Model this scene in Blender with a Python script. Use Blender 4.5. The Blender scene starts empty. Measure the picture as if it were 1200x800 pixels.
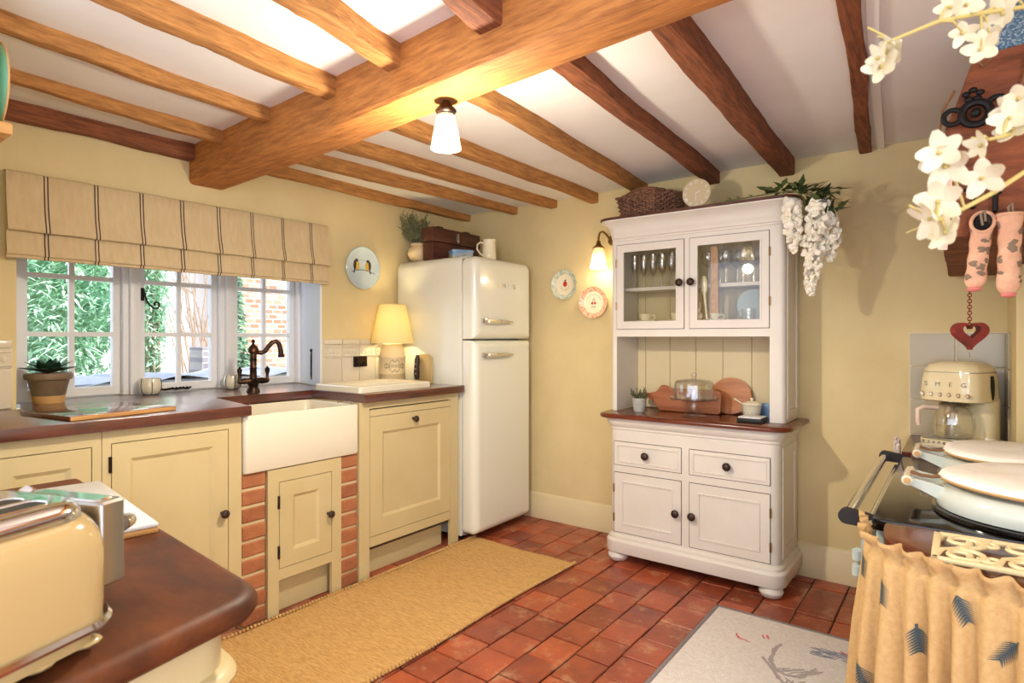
# Cottage kitchen: window run with sink, fridge, dresser, range cooker and peninsula
WORLD=2.9; PEND=44; TAB=22; WL=2.2; FILL=30; FILL_UP=25; SUN=11.0; EXPO=0.12
import bpy, bmesh, math, random
from mathutils import Vector, Matrix, Euler
R = random.Random(7)
SC = bpy.context.scene
COL = SC.collection
PI = math.pi

# ------------------------------------------------------------------ colour and materials
def C(r, g, b):
    f = lambda v: (v/255/12.92) if v/255 <= .04045 else ((v/255+.055)/1.055)**2.4
    return (f(r), f(g), f(b), 1)

def mat(name, col, rough=.5, metal=0, col2=None, nscale=6, stretch=(1,1,1), bump=0, bscale=60, bstretch=None,
        coat=0, trans=0, ior=1.45, emis=None, estr=0, island=0, lo=.35, hi=.65, spec=.5, sss=0, alpha=1):
    m = bpy.data.materials.new(name); m.use_nodes = True
    nt = m.node_tree; b = nt.nodes['Principled BSDF']; L = nt.links.new
    b.inputs['Base Color'].default_value = col
    b.inputs['Roughness'].default_value = rough
    b.inputs['Metallic'].default_value = metal
    b.inputs['IOR'].default_value = ior
    b.inputs['Transmission Weight'].default_value = trans
    b.inputs['Coat Weight'].default_value = coat
    b.inputs['Coat Roughness'].default_value = .12
    b.inputs['Specular IOR Level'].default_value = spec
    if name == 'dark_hardwood_top': b.inputs['Coat IOR'].default_value = 1.75; b.inputs['Coat Roughness'].default_value = .2
    if sss:
        b.inputs['Subsurface Weight'].default_value = sss
        b.inputs['Subsurface Radius'].default_value = (.01, .008, .006)
    if emis:
        b.inputs['Emission Color'].default_value = emis
        b.inputs['Emission Strength'].default_value = estr
    tc = nt.nodes.new('ShaderNodeTexCoord')
    def noise(scale, st):
        mp = nt.nodes.new('ShaderNodeMapping'); mp.inputs['Scale'].default_value = st
        L(tc.outputs['Object'], mp.inputs['Vector'])
        n = nt.nodes.new('ShaderNodeTexNoise'); n.inputs['Scale'].default_value = scale
        n.inputs['Detail'].default_value = 6; n.inputs['Roughness'].default_value = .6
        L(mp.outputs['Vector'], n.inputs['Vector']); return n
    if col2 is not None:
        n = noise(nscale, stretch)
        r = nt.nodes.new('ShaderNodeMapRange'); r.inputs['From Min'].default_value = lo; r.inputs['From Max'].default_value = hi
        L(n.outputs['Fac'], r.inputs['Value'])
        fac = r.outputs['Result']
        if island:
            g = nt.nodes.new('ShaderNodeNewGeometry')
            a = nt.nodes.new('ShaderNodeMath'); a.operation = 'MULTIPLY_ADD'
            L(g.outputs['Random Per Island'], a.inputs[0]); a.inputs[1].default_value = island
            s = nt.nodes.new('ShaderNodeMath'); s.operation = 'MULTIPLY'; L(fac, s.inputs[0]); s.inputs[1].default_value = 1-island
            L(s.outputs[0], a.inputs[2]); fac = a.outputs[0]
        mx = nt.nodes.new('ShaderNodeMix'); mx.data_type = 'RGBA'
        mx.inputs['A'].default_value = col; mx.inputs['B'].default_value = col2
        L(fac, mx.inputs['Factor']); L(mx.outputs['Result'], b.inputs['Base Color'])
    if bump:
        n = noise(bscale, bstretch or stretch)
        bp = nt.nodes.new('ShaderNodeBump'); bp.inputs['Strength'].default_value = bump; bp.inputs['Distance'].default_value = .01
        L(n.outputs['Fac'], bp.inputs['Height']); L(bp.outputs['Normal'], b.inputs['Normal'])
    return m

def glass(name, tint=(1,1,1,1), refl=.9, rough=.02, base=.04):
    m = bpy.data.materials.new(name); m.use_nodes = True
    nt = m.node_tree; nt.nodes.clear(); L = nt.links.new
    o = nt.nodes.new('ShaderNodeOutputMaterial'); t = nt.nodes.new('ShaderNodeBsdfTransparent'); t.inputs[0].default_value = tint
    g = nt.nodes.new('ShaderNodeBsdfGlossy'); g.inputs['Roughness'].default_value = rough
    lw = nt.nodes.new('ShaderNodeLayerWeight'); lw.inputs[0].default_value = .5
    f = nt.nodes.new('ShaderNodeMath'); f.operation = 'POWER'; L(lw.outputs['Facing'], f.inputs[0]); f.inputs[1].default_value = 4
    k = nt.nodes.new('ShaderNodeMath'); k.operation = 'MULTIPLY_ADD'; k.inputs[1].default_value = .55*refl; k.inputs[2].default_value = base
    x = nt.nodes.new('ShaderNodeMixShader')
    L(f.outputs[0], k.inputs[0]); L(k.outputs[0], x.inputs[0]); L(t.outputs[0], x.inputs[1]); L(g.outputs[0], x.inputs[2]); L(x.outputs[0], o.inputs[0])
    return m

M = {}
M['plaster'] = mat('ceiling_plaster', C(240,239,236), .9, col2=C(234,232,228), nscale=3, bump=.12, bscale=9)
M['wall'] = mat('cream_wall_paint', C(223,205,155), .85, col2=C(215,196,145), nscale=3, bump=.25, bscale=7)
M['skirt'] = mat('skirting_paint', C(222,206,164), .5)
M['cab'] = mat('cream_cabinet_paint', C(206,189,142), .42, col2=C(200,182,134), nscale=4)
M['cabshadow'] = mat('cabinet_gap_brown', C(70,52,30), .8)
M['dresser'] = mat('off_white_dresser_paint', C(222,217,207), .42, col2=C(217,211,200), nscale=4)
M['dresserback'] = mat('cream_boarding_paint', C(212,196,156), .5)
M['greypot'] = mat('pale_grey_pot', C(186,186,176), .6, col2=C(166,166,158), nscale=30)
M['white'] = mat('white_gloss_paint', C(235,235,235), .35)
M['reveal'] = mat('white_reveal_paint', C(228,230,235), .6)
M['enamel'] = mat('white_enamel', C(230,230,214), .16, coat=.4)
M['ceramic'] = mat('white_ceramic', C(224,216,192), .14, coat=.5)
M['chrome'] = mat('chrome', C(225,225,225), .1, 1)
M['steel'] = mat('brushed_steel', C(190,188,182), .28, 1)
M['black'] = mat('black_enamel', C(18,16,15), .12, coat=.5)
M['blackmatt'] = mat('black_matt', C(22,20,18), .5)
M['iron'] = mat('black_iron', C(28,26,26), .5, .6, bump=.2, bscale=80)
M['bronze'] = mat('aged_bronze', C(44,31,26), .35, .8, col2=C(98,68,42), nscale=25, lo=.45, hi=.7)
M['brass'] = mat('antique_brass', C(140,108,62), .35, .9)
M['knob'] = mat('dark_wood_knob', C(62,38,28), .4, col2=C(40,24,18), nscale=30)
M['beam'] = mat('oak_beam', C(198,132,66), .75, col2=C(136,78,36), nscale=8, stretch=(9,1,9), bump=.5, bscale=14, lo=.38, hi=.8)
M['joist'] = mat('oak_joist', C(192,136,74), .8, col2=C(118,72,38), nscale=9, stretch=(1,9,9), bump=.5, bscale=16, lo=.35, hi=.8)
M['joistdark'] = mat('dark_oak_joist', C(148,88,54), .8, col2=C(88,48,30), nscale=9, stretch=(1,8,8), bump=.6, bscale=14, lo=.35, hi=.75)
M['mantel'] = mat('old_oak_mantel', C(146,82,48), .75, col2=C(84,42,26), nscale=6, stretch=(2,1.2,6), bump=.7, bscale=10, lo=.3, hi=.75)
M['worktop'] = mat('dark_hardwood_top', C(104,44,24), .34, col2=C(56,22,14), nscale=6, stretch=(1.2,9,9), coat=.85, spec=.7, bump=.02, bscale=20, lo=.3, hi=.7)
M['peninsula'] = mat('worn_hardwood_top', C(116,62,28), .5, col2=C(48,26,16), nscale=4, stretch=(2.2,1,3), coat=.0, spec=.3, bump=.04, bscale=20, lo=.3, hi=.72)
M['redwood'] = mat('red_hardwood', C(118,52,28), .25, col2=C(78,32,18), nscale=5, stretch=(6,1.2,6), coat=.3, lo=.3, hi=.7)
M['tile_floor'] = mat('terracotta_quarry', C(188,92,56), .3, col2=C(108,54,44), nscale=7, island=.5, lo=.3, hi=.72, bump=.25, bscale=24)
def scuff(m, col, scale, lo, hi):
    nt = m.node_tree; L = nt.links.new; b = nt.nodes['Principled BSDF']; src = b.inputs['Base Color'].links[0].from_socket
    tc = nt.nodes.new('ShaderNodeTexCoord'); n = nt.nodes.new('ShaderNodeTexNoise'); n.inputs['Scale'].default_value = scale; n.inputs['Detail'].default_value = 8; n.inputs['Roughness'].default_value = .7
    L(tc.outputs['Object'], n.inputs['Vector']); r = nt.nodes.new('ShaderNodeMapRange'); r.inputs['From Min'].default_value = lo; r.inputs['From Max'].default_value = hi; L(n.outputs['Fac'], r.inputs['Value'])
    x = nt.nodes.new('ShaderNodeMix'); x.data_type = 'RGBA'; L(r.outputs[0], x.inputs['Factor']); L(src, x.inputs['A']); x.inputs['B'].default_value = col; L(x.outputs['Result'], b.inputs['Base Color'])
scuff(M['tile_floor'], C(204,158,120), 8, .53, .78)
M['grout'] = mat('dark_grout', C(70,50,38), .9, col2=C(120,98,74), nscale=8, bump=.3)
M['brick'] = mat('soft_red_brick', C(186,122,80), .85, col2=C(146,88,56), nscale=14, island=.5, bump=.5, bscale=40)
M['mortar'] = mat('lime_mortar', C(206,184,140), .9, bump=.4, bscale=60)
M['walltile'] = mat('cream_wall_tile', C(222,212,190), .22, col2=C(214,202,178), nscale=3, island=.6)
M['walltile2'] = mat('pale_grey_wall_tile', C(192,180,150), .22, col2=C(178,168,140), nscale=3, island=.7)
M['tilegrout'] = mat('tile_grout', C(232,224,200), .8)
M['straw'] = mat('woven_straw', C(232,190,122), .9, col2=C(194,146,84), nscale=30, stretch=(6,1,1), bump=1, bscale=60, bstretch=(2.2,1,1), lo=.3, hi=.7)
M['palerug'] = mat('pale_wool', C(247,240,236), .95, col2=C(236,226,220), nscale=60, bump=.8, bscale=200)
M['greyedge'] = mat('grey_binding', C(142,132,132), .95, bump=.6, bscale=200)
M['greydraw'] = mat('grey_print', C(170,160,158), .95)
M['bluedraw'] = mat('slate_print', C(140,142,158), .95)
M['reddraw'] = mat('red_print', C(214,110,114), .95)
M['terracotta'] = mat('glazed_brown_pot', C(140,118,92), .3, col2=C(110,94,76), nscale=6)
M['bareclay'] = mat('bare_clay', C(206,162,104), .8)
M['leafdark'] = mat('dark_succulent_leaf', C(34,58,44), .35, col2=C(58,96,62), nscale=14)
M['leaf'] = mat('dark_green_leaf', C(48,66,34), .5, col2=C(84,100,52), nscale=20)
M['sage'] = mat('grey_green_sprig', C(120,122,88), .8, col2=C(84,90,66), nscale=30)
M['petal'] = mat('white_petal', C(248,243,230), .6, col2=C(242,236,212), nscale=30)
M['stemyellow'] = mat('yellow_green_stem', C(176,158,92), .6); M['petalcream'] = mat('cream_blossom_petal', C(214,204,176), .7, col2=C(206,194,158), nscale=30)
M['stemgreen'] = mat('green_stem', C(92,96,52), .6)
M['wicker'] = mat('brown_wicker', C(142,100,76), .7, col2=C(88,58,44), nscale=40)
M['darkwood'] = mat('dark_wood_chest', C(96,54,40), .45, col2=C(64,34,26), nscale=6, stretch=(1,5,6), bump=.15, bscale=20)
M['boardwood'] = mat('acacia_board', C(182,112,68), .45, col2=C(138,76,44), nscale=5, stretch=(7,1,7), lo=.3, hi=.7)
M['boardwood2'] = mat('oak_board', C(192,126,74), .45, col2=C(156,92,52), nscale=5, stretch=(7,1,7), lo=.3, hi=.7)
M['oakpale'] = mat('pale_oak', C(206,158,92), .5, col2=C(180,130,72), nscale=5, stretch=(1,7,7))
M['topgloss'] = mat('polished_red_board', C(104,46,26), .12, col2=C(84,36,22), nscale=4, stretch=(1,7,7), coat=.6)
M['marble'] = mat('white_marble', C(232,230,226), .2, col2=C(206,206,206), nscale=4)
M['duck'] = mat('duck_egg_enamel', C(206,214,204), .2, coat=.5)
M['duck2'] = mat('duck_egg_cooker', C(176,190,184), .25, coat=.4)
M['pad'] = mat('cream_quilted_pad', C(252,248,240), .8, col2=C(247,240,226), nscale=9, bump=.3, bscale=30)
M['padedge'] = mat('tan_pad_edge', C(200,160,108), .8)
M['leather'] = mat('leather_strap', C(122,84,54), .6)
M['creamiron'] = mat('cream_cast_iron', C(232,212,162), .4)
M['curtain'] = mat('beige_linen', C(204,170,114), .9, col2=C(194,158,102), nscale=90, bump=.3, bscale=260)
M['sprig'] = mat('blue_green_sprig', C(64,80,84), .9)
M['yellowdab'] = mat('yellow_print', C(214,176,64), .8)
M['heart'] = mat('red_painted_wood', C(134,34,24), .5, col2=C(100,24,18), nscale=20)
M['glove'] = mat('pink_quilted_cotton', C(222,176,144), .9, col2=C(206,158,128), nscale=30, bump=.5, bscale=60)
M['gloveprint'] = mat('grey_brown_print', C(132,112,92), .9)
M['glovepink'] = mat('pink_trim', C(214,128,120), .9)
M['blueplate'] = mat('pale_blue_glaze', C(206,218,218), .15, col2=C(186,204,208), nscale=7, coat=.4)
M['creamplate'] = mat('cream_glaze', C(238,228,196), .15, coat=.4)
M['pinkrim'] = mat('pink_patterned_rim', C(232,196,160), .2, col2=C(214,140,110), nscale=70, lo=.5, hi=.56, coat=.4)
M['greenrim'] = mat('pale_green_patterned_rim', C(212,216,190), .2, col2=C(170,182,160), nscale=60, lo=.5, hi=.56, coat=.4)
M['greenplate'] = mat('sea_green_glaze', C(116,186,152), .2, coat=.4)
M['cherry'] = mat('cherry_red', C(186,44,36), .4)
M['ink'] = mat('dark_ink', C(60,52,44), .6)
M['clay'] = mat('cream_stoneware', C(226,204,160), .45, col2=C(214,190,144), nscale=5)
M['bluetin'] = mat('blue_printed_tin', C(112,152,196), .35, col2=C(150,180,208), nscale=20)
M['cream'] = mat('cream_gloss_lacquer', C(186,160,108), .14, coat=.6)
M['creammachine'] = mat('cream_machine_lacquer', C(234,220,178), .16, coat=.6)
M['clockdisc'] = mat('frosted_clock_disc', C(196,180,146), .3)
M['whitebulb'] = mat('warm_bulb', C(255,240,210), .4, emis=C(255,220,150), estr=14)
M['blue'] = mat('bright_blue_paint', C(70,136,184), .5)
M['ribbon'] = mat('blush_ribbon', C(238,214,194), .7)
M['bluebead'] = mat('blue_beading', C(88,126,158), .25, col2=C(176,196,210), nscale=160, lo=.5, hi=.6, bump=1, bscale=170)
M['lace'] = mat('pale_lace', C(232,216,206), .8, bump=1, bscale=120)
M['greyslab'] = mat('garden_slate', C(150,158,178), .8, col2=C(196,202,214), nscale=2)
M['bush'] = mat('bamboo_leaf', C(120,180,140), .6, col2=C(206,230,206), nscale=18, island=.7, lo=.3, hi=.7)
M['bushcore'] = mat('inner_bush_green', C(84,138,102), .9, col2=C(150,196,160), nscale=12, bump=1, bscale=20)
M['ivy'] = mat('ivy_leaf', C(54,92,70), .6, col2=C(120,150,120), nscale=18, island=.7)
M['twig'] = mat('bare_twig', C(150,128,108), .8)
M['render'] = mat('white_render', C(236,232,226), .9)
M['winglass'] = glass('window_glass', (.98,.99,.99,1), .8)
M['cabglass'] = glass('cabinet_glass', (.95,.95,.93,1), .35)
M['clear'] = glass('clear_glass', (.975,.975,.965,1), 1.8, .05, .15)
M['ribglass_'] = mat('ribbed_milk_glass', C(232,222,196), .3, trans=.55, ior=1.2)
def thin_milk(name, w, col):
    m = bpy.data.materials.new(name); m.use_nodes = True
    nt = m.node_tree; nt.nodes.clear(); L = nt.links.new
    o = nt.nodes.new('ShaderNodeOutputMaterial'); tr = nt.nodes.new('ShaderNodeBsdfTransparent'); tl = nt.nodes.new('ShaderNodeBsdfTranslucent'); tl.inputs[0].default_value = col
    pr = nt.nodes.new('ShaderNodeBsdfPrincipled'); pr.inputs['Base Color'].default_value = col; pr.inputs['Roughness'].default_value = .2
    a = nt.nodes.new('ShaderNodeMixShader'); a.inputs[0].default_value = .5; L(tl.outputs[0], a.inputs[1]); L(pr.outputs[0], a.inputs[2])
    b = nt.nodes.new('ShaderNodeMixShader'); b.inputs[0].default_value = w; L(tr.outputs[0], b.inputs[1]); L(a.outputs[0], b.inputs[2]); L(b.outputs[0], o.inputs[0])
    return m
M['frostglass'] = thin_milk('milk_glass', .6, C(245,238,220)); M['ribglass'] = thin_milk('ribbed_glass', .20, C(238,228,204))
M['bulb'] = mat('small_warm_bulb', C(255,240,210), .4, emis=C(255,220,150), estr=1.2)
def shade_mat():
    m = bpy.data.materials.new('lamp_shade_linen'); m.use_nodes = True
    nt = m.node_tree; b = nt.nodes['Principled BSDF']; o = nt.nodes['Material Output']
    b.inputs['Base Color'].default_value = C(244,236,196); b.inputs['Roughness'].default_value = .8
    t = nt.nodes.new('ShaderNodeBsdfTranslucent'); t.inputs[0].default_value = C(255,246,206)
    x = nt.nodes.new('ShaderNodeMixShader'); x.inputs[0].default_value = .6
    nt.links.new(b.outputs[0], x.inputs[1]); nt.links.new(t.outputs[0], x.inputs[2]); nt.links.new(x.outputs[0], o.inputs[0])
    return m
M['shade'] = shade_mat()
def blind_mat():
    m = mat('striped_linen', C(214,192,150), .9, bump=.25, bscale=220)
    nt = m.node_tree; L = nt.links.new; b = nt.nodes['Principled BSDF']
    tc = nt.nodes.new('ShaderNodeTexCoord'); s = nt.nodes.new('ShaderNodeSeparateXYZ'); L(tc.outputs['Object'], s.inputs[0])
    def mth(op, a, bb):
        n = nt.nodes.new('ShaderNodeMath'); n.operation = op
        for i, v in enumerate((a, bb)):
            if isinstance(v, (int, float)): n.inputs[i].default_value = v
            else: L(v, n.inputs[i])
        return n.outputs[0]
    # object x runs from the blind's centre; pairs of dark lines every 175 mm
    u = mth('MODULO', mth('ADD', s.outputs[0], 1.75 + BL_OFF), .175)
    d = mth('ABSOLUTE', mth('SUBTRACT', u, .0875), 0)
    ln = mth('MULTIPLY', mth('GREATER_THAN', d, .0035), mth('LESS_THAN', d, .0085))
    n = nt.nodes.new('ShaderNodeTexNoise'); n.inputs['Scale'].default_value = 60; n.inputs['Detail'].default_value = 4
    mp = nt.nodes.new('ShaderNodeMapping'); mp.inputs['Scale'].default_value = (1,1,.2); L(tc.outputs['Object'], mp.inputs[0]); L(mp.outputs[0], n.inputs['Vector'])
    m1 = nt.nodes.new('ShaderNodeMix'); m1.data_type = 'RGBA'; m1.inputs['A'].default_value = C(222,202,160); m1.inputs['B'].default_value = C(200,176,132); L(n.outputs['Fac'], m1.inputs['Factor'])
    m2 = nt.nodes.new('ShaderNodeMix'); m2.data_type = 'RGBA'; m2.inputs['B'].default_value = C(74,64,62); L(ln, m2.inputs['Factor']); L(m1.outputs['Result'], m2.inputs['A'])
    L(m2.outputs['Result'], b.inputs['Base Color'])
    return m
BL_OFF = 0.0
def brick_mat(name, c1, c2, mo, sc, rot):
    m = mat(name, c1, .9); nt = m.node_tree; b = nt.nodes['Principled BSDF']; L = nt.links.new
    tc = nt.nodes.new('ShaderNodeTexCoord'); mp = nt.nodes.new('ShaderNodeMapping'); mp.inputs['Rotation'].default_value = rot
    L(tc.outputs['Object'], mp.inputs[0]); t = nt.nodes.new('ShaderNodeTexBrick')
    t.inputs['Color1'].default_value = c1; t.inputs['Color2'].default_value = c2; t.inputs['Mortar'].default_value = mo
    t.inputs['Scale'].default_value = sc; t.inputs['Mortar Size'].default_value = .03; L(mp.outputs[0], t.inputs['Vector']); L(t.outputs['Color'], b.inputs['Base Color'])
    return m
M['housebrick'] = brick_mat('house_brick', C(182,150,126), C(158,100,74), C(186,178,166), 4.2, (PI/2,0,0))
M['housebrickside'] = brick_mat('house_brick_side', C(128,122,126), C(104,100,108), C(150,146,142), 4.2, (PI/2,0,0))

# ------------------------------------------------------------------ mesh builder
class MB:
    def __init__(s): s.bm = bmesh.new()
    def face(s, pts, mi=0):
        f = s.bm.faces.new([s.bm.verts.new(p) for p in pts]); f.material_index = mi; return f
    def box(s, x0,x1,y0,y1,z0,z1, bev=0, mi=0, seg=2, rot=None, piv=None):
        v = [s.bm.verts.new((x,y,z)) for x in (x0,x1) for y in (y0,y1) for z in (z0,z1)]
        fs = [s.bm.faces.new([v[i] for i in q]) for q in ((0,1,3,2),(4,6,7,5),(0,4,5,1),(2,3,7,6),(0,2,6,4),(1,5,7,3))]
        for f in fs: f.material_index = mi
        if rot is not None:
            p = Vector(piv or ((x0+x1)/2,(y0+y1)/2,(z0+z1)/2))
            for k in v: k.co = p + rot @ (k.co - p)
        if bev:
            es = list({e for f in fs for e in f.edges})
            bmesh.ops.bevel(s.bm, geom=es, offset=bev, segments=seg, profile=.5, affect='EDGES')
        return fs
    def rings(s, rings, cap0=True, cap1=True, closed=True, mi=0):
        vs = [[s.bm.verts.new(p) for p in r] for r in rings]; n = len(rings[0])
        for a, b in zip(vs, vs[1:]):
            for i in range(n if closed else n-1):
                j = (i+1) % n
                f = s.bm.faces.new((a[i], a[j], b[j], b[i])); f.material_index = mi
        if cap0: f = s.bm.faces.new(vs[0][::-1]); f.material_index = mi
        if cap1: f = s.bm.faces.new(vs[-1]); f.material_index = mi
        return vs
    def lathe(s, prof, c, n=32, mi=0, axis=None, cap0=True, cap1=True, ribs=0, rib=0):
        A = axis or Matrix.Identity(3); c = Vector(c); rr = []
        for r, z in prof:
            rr.append([c + A @ Vector((max(r,1e-4)*(1+rib*math.cos(ribs*2*PI*i/n))*math.cos(2*PI*i/n), max(r,1e-4)*(1+rib*math.cos(ribs*2*PI*i/n))*math.sin(2*PI*i/n), z)) for i in range(n)])
        s.rings(rr, cap0, cap1, mi=mi)
    def tube(s, pts, r, n=8, mi=0, caps=True):
        pts = [Vector(p) for p in pts]; rr = []; up = Vector((0,0,1)); prev = None
        for i, p in enumerate(pts):
            d = (pts[min(i+1,len(pts)-1)] - pts[max(i-1,0)])
            d = d.normalized() if d.length > 1e-9 else Vector((0,0,1))
            if prev is None:
                a = d.cross(up if abs(d.z) < .95 else Vector((1,0,0))).normalized()
            else:
                a = (prev - d*prev.dot(d)); a = a.normalized() if a.length > 1e-6 else d.orthogonal().normalized()
            prev = a; b = d.cross(a); q = r[i] if isinstance(r, (list,tuple)) else r
            rr.append([p + (a*math.cos(2*PI*k/n) + b*math.sin(2*PI*k/n))*q for k in range(n)])
        s.rings(rr, caps, caps, mi=mi)
    def prism(s, pts, z0, z1, bev=0, mi=0, plane='z', seg=2):
        f3 = {'z': lambda p,w: (p[0],p[1],w), 'y': lambda p,w: (p[0],w,p[1]), 'x': lambda p,w: (w,p[0],p[1])}[plane]
        a = [s.bm.verts.new(f3(p,z0)) for p in pts]; b = [s.bm.verts.new(f3(p,z1)) for p in pts]; n = len(pts)
        fs = [s.bm.faces.new(a[::-1]), s.bm.faces.new(b)]
        fs += [s.bm.faces.new((a[i], a[(i+1)%n], b[(i+1)%n], b[i])) for i in range(n)]
        for f in fs: f.material_index = mi
        if bev:
            es = list(set(fs[0].edges) | set(fs[1].edges))
            bmesh.ops.bevel(s.bm, geom=es, offset=bev, segments=seg, profile=.5, affect='EDGES')
    def ell(s, c, r, nu=12, nv=8, rot=None, mi=0):
        c = Vector(c); rr = []
        if not isinstance(r, (tuple,list)): r = (r,r,r)
        for j in range(nv+1):
            t = PI*j/nv; q = max(math.sin(t), 1e-3)
            ring = []
            for i in range(nu):
                v = Vector((r[0]*q*math.cos(2*PI*i/nu), r[1]*q*math.sin(2*PI*i/nu), -r[2]*math.cos(t)))
                ring.append(c + (rot @ v if rot else v))
            rr.append(ring)
        s.rings(rr, mi=mi)
    def surf(s, fn, nu, nv, mi=0, thick=0):
        vs = [[s.bm.verts.new(fn(i/nu, j/nv)) for i in range(nu+1)] for j in range(nv+1)]
        for j in range(nv):
            for i in range(nu):
                f = s.bm.faces.new((vs[j][i], vs[j][i+1], vs[j+1][i+1], vs[j+1][i])); f.material_index = mi
    def leaf(s, base, d, up, ln, w, mi=0, fold=.25):
        b = Vector(base); d = Vector(d).normalized(); sd = d.cross(Vector(up)); sd = sd.normalized() if sd.length > 1e-5 else d.orthogonal().normalized()
        n = sd.cross(d)
        P = [b, b+d*ln*.4+sd*w/2+n*w*fold, b+d*ln-n*ln*.08, b+d*ln*.4-sd*w/2+n*w*fold, b+d*ln*.45]
        v = [s.bm.verts.new(p) for p in P]
        for q in ((0,1,4),(1,2,4),(2,3,4),(3,0,4)):
            f = s.bm.faces.new([v[i] for i in q]); f.material_index = mi
    def panel(s, f3, u0,u1,v0,v1, w0,w1, stile=0, bead=.012, depth=.008, mi=0, step=0):
        """slab whose outer face (at w1) has a sunk panel; f3(u,v,w) gives the point"""
        k = [s.bm.verts.new(f3(u,v,w)) for u in (u0,u1) for v in (v0,v1) for w in (w0,w1)]
        fs = [s.bm.faces.new([k[i] for i in q]) for q in ((0,1,3,2),(4,6,7,5),(0,4,5,1),(2,3,7,6),(0,2,6,4),(1,5,7,3))]
        for f in fs: f.material_index = mi
        bmesh.ops.recalc_face_normals(s.bm, faces=fs)
        if stile:
            bmesh.ops.inset_region(s.bm, faces=[fs[5]], thickness=stile, depth=0, use_even_offset=True)
            if step: bmesh.ops.inset_region(s.bm, faces=[fs[5]], thickness=.003, depth=step, use_even_offset=True); bmesh.ops.inset_region(s.bm, faces=[fs[5]], thickness=.006, depth=0, use_even_offset=True); bmesh.ops.inset_region(s.bm, faces=[fs[5]], thickness=.002, depth=-step*2, use_even_offset=True)
            bmesh.ops.inset_region(s.bm, faces=[fs[5]], thickness=bead, depth=-depth, use_even_offset=True)
    def frame(s, f3, u0,u1,v0,v1, w0,w1, stile, mi=0):
        """open rectangular frame"""
        for a in ((u0,u0+stile,v0,v1),(u1-stile,u1,v0,v1),(u0+stile,u1-stile,v0,v0+stile),(u0+stile,u1-stile,v1-stile,v1)):
            s.panel(f3, a[0],a[1],a[2],a[3], w0,w1, mi=mi)
    def build(s, name, m, parent=None, smooth=True, ang=40, loc=None, recalc=True):
        bm = s.bm
        off = Vector(loc) if loc is not None else (OFF[parent.name] if parent is not None else Vector((0,0,0)))
        for v in bm.verts: v.co -= off
        if recalc: bmesh.ops.recalc_face_normals(bm, faces=bm.faces[:])
        if smooth:
            for f in bm.faces: f.smooth = True
            for e in bm.edges:
                if len(e.link_faces) == 2 and e.calc_face_angle(0) > math.radians(ang): e.smooth = False
        me = bpy.data.meshes.new(name); bm.to_mesh(me); bm.free()
        for x in (m if isinstance(m, (list,tuple)) else [m]): me.materials.append(M[x] if isinstance(x, str) else x)
        o = bpy.data.objects.new(name, me); COL.objects.link(o)
        if parent is not None: o.parent = parent
        else: o.location = off
        OFF[o.name] = off
        return o
OFF = {}
def tag(o, label, cat, group=None, kind=None):
    o['label'] = label; o['category'] = cat
    if group: o['group'] = group
    if kind: o['kind'] = kind
    return o
def thing(name, label, cat, loc, rotz=0, group=None):
    o = bpy.data.objects.new(name, None); COL.objects.link(o); o.empty_display_size = .05
    o.location = loc; o.rotation_euler = (0,0,rotz); OFF[o.name] = Vector(loc)
    return tag(o, label, cat, group)
def struct(o): o['kind'] = 'structure'; return o
def copy_tree(o, parent=None):
    c = o.copy(); COL.objects.link(c)
    if parent is not None: c.parent = parent
    for ch in o.children: copy_tree(ch, c)
    return c
def text_part(name, body, size, m, parent, mtx, depth=.0015, sx=1):
    cu = bpy.data.curves.new(name, 'FONT'); cu.body = body; cu.size = size; cu.extrude = depth; cu.align_x = 'CENTER'; cu.align_y = 'CENTER'
    t = bpy.data.objects.new(name, cu); COL.objects.link(t)
    dg = bpy.context.evaluated_depsgraph_get(); dg.update()
    me = bpy.data.meshes.new_from_object(t.evaluated_get(dg)); bpy.data.objects.remove(t)
    me.materials.clear(); me.materials.append(M[m])
    o = bpy.data.objects.new(name, me); COL.objects.link(o); o.parent = parent; o.matrix_local = mtx @ Matrix.Diagonal((sx,1,1,1))
    OFF[o.name] = OFF[parent.name]
    return o
def rrect(cx, cy, hx, hy, r, n=6):
    p = []; r = min(r, hx, hy)
    for k, (sx, sy) in enumerate(((1,1),(-1,1),(-1,-1),(1,-1))):
        for i in range(n+1):
            a = PI/2*k + PI/2*i/n
            p.append((cx+sx*(hx-r)+r*math.cos(a), cy+sy*(hy-r)+r*math.sin(a)))
    return p
def loft(mb, secs, cx, cy, mi=0, cap0=True, cap1=True, n=6):
    mb.rings([[(x,y,z) for x,y in rrect(cx,cy,hx,hy,r,n)] for hx,hy,r,z in secs], cap0, cap1, mi=mi)
def arc(c, r, a0, a1, n, f):
    return [f(c[0]+r*math.cos(a0+(a1-a0)*i/n), c[1]+r*math.sin(a0+(a1-a0)*i/n)) for i in range(n+1)]
AX_Y = Matrix(((1,0,0),(0,0,-1),(0,1,0)))        # lathe axis z -> -y (faces the room from the window wall)
AX_X = Matrix(((0,0,-1),(0,1,0),(1,0,0)))        # lathe axis z -> -x (faces the room from the dresser wall)
M['blind'] = blind_mat()
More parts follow.
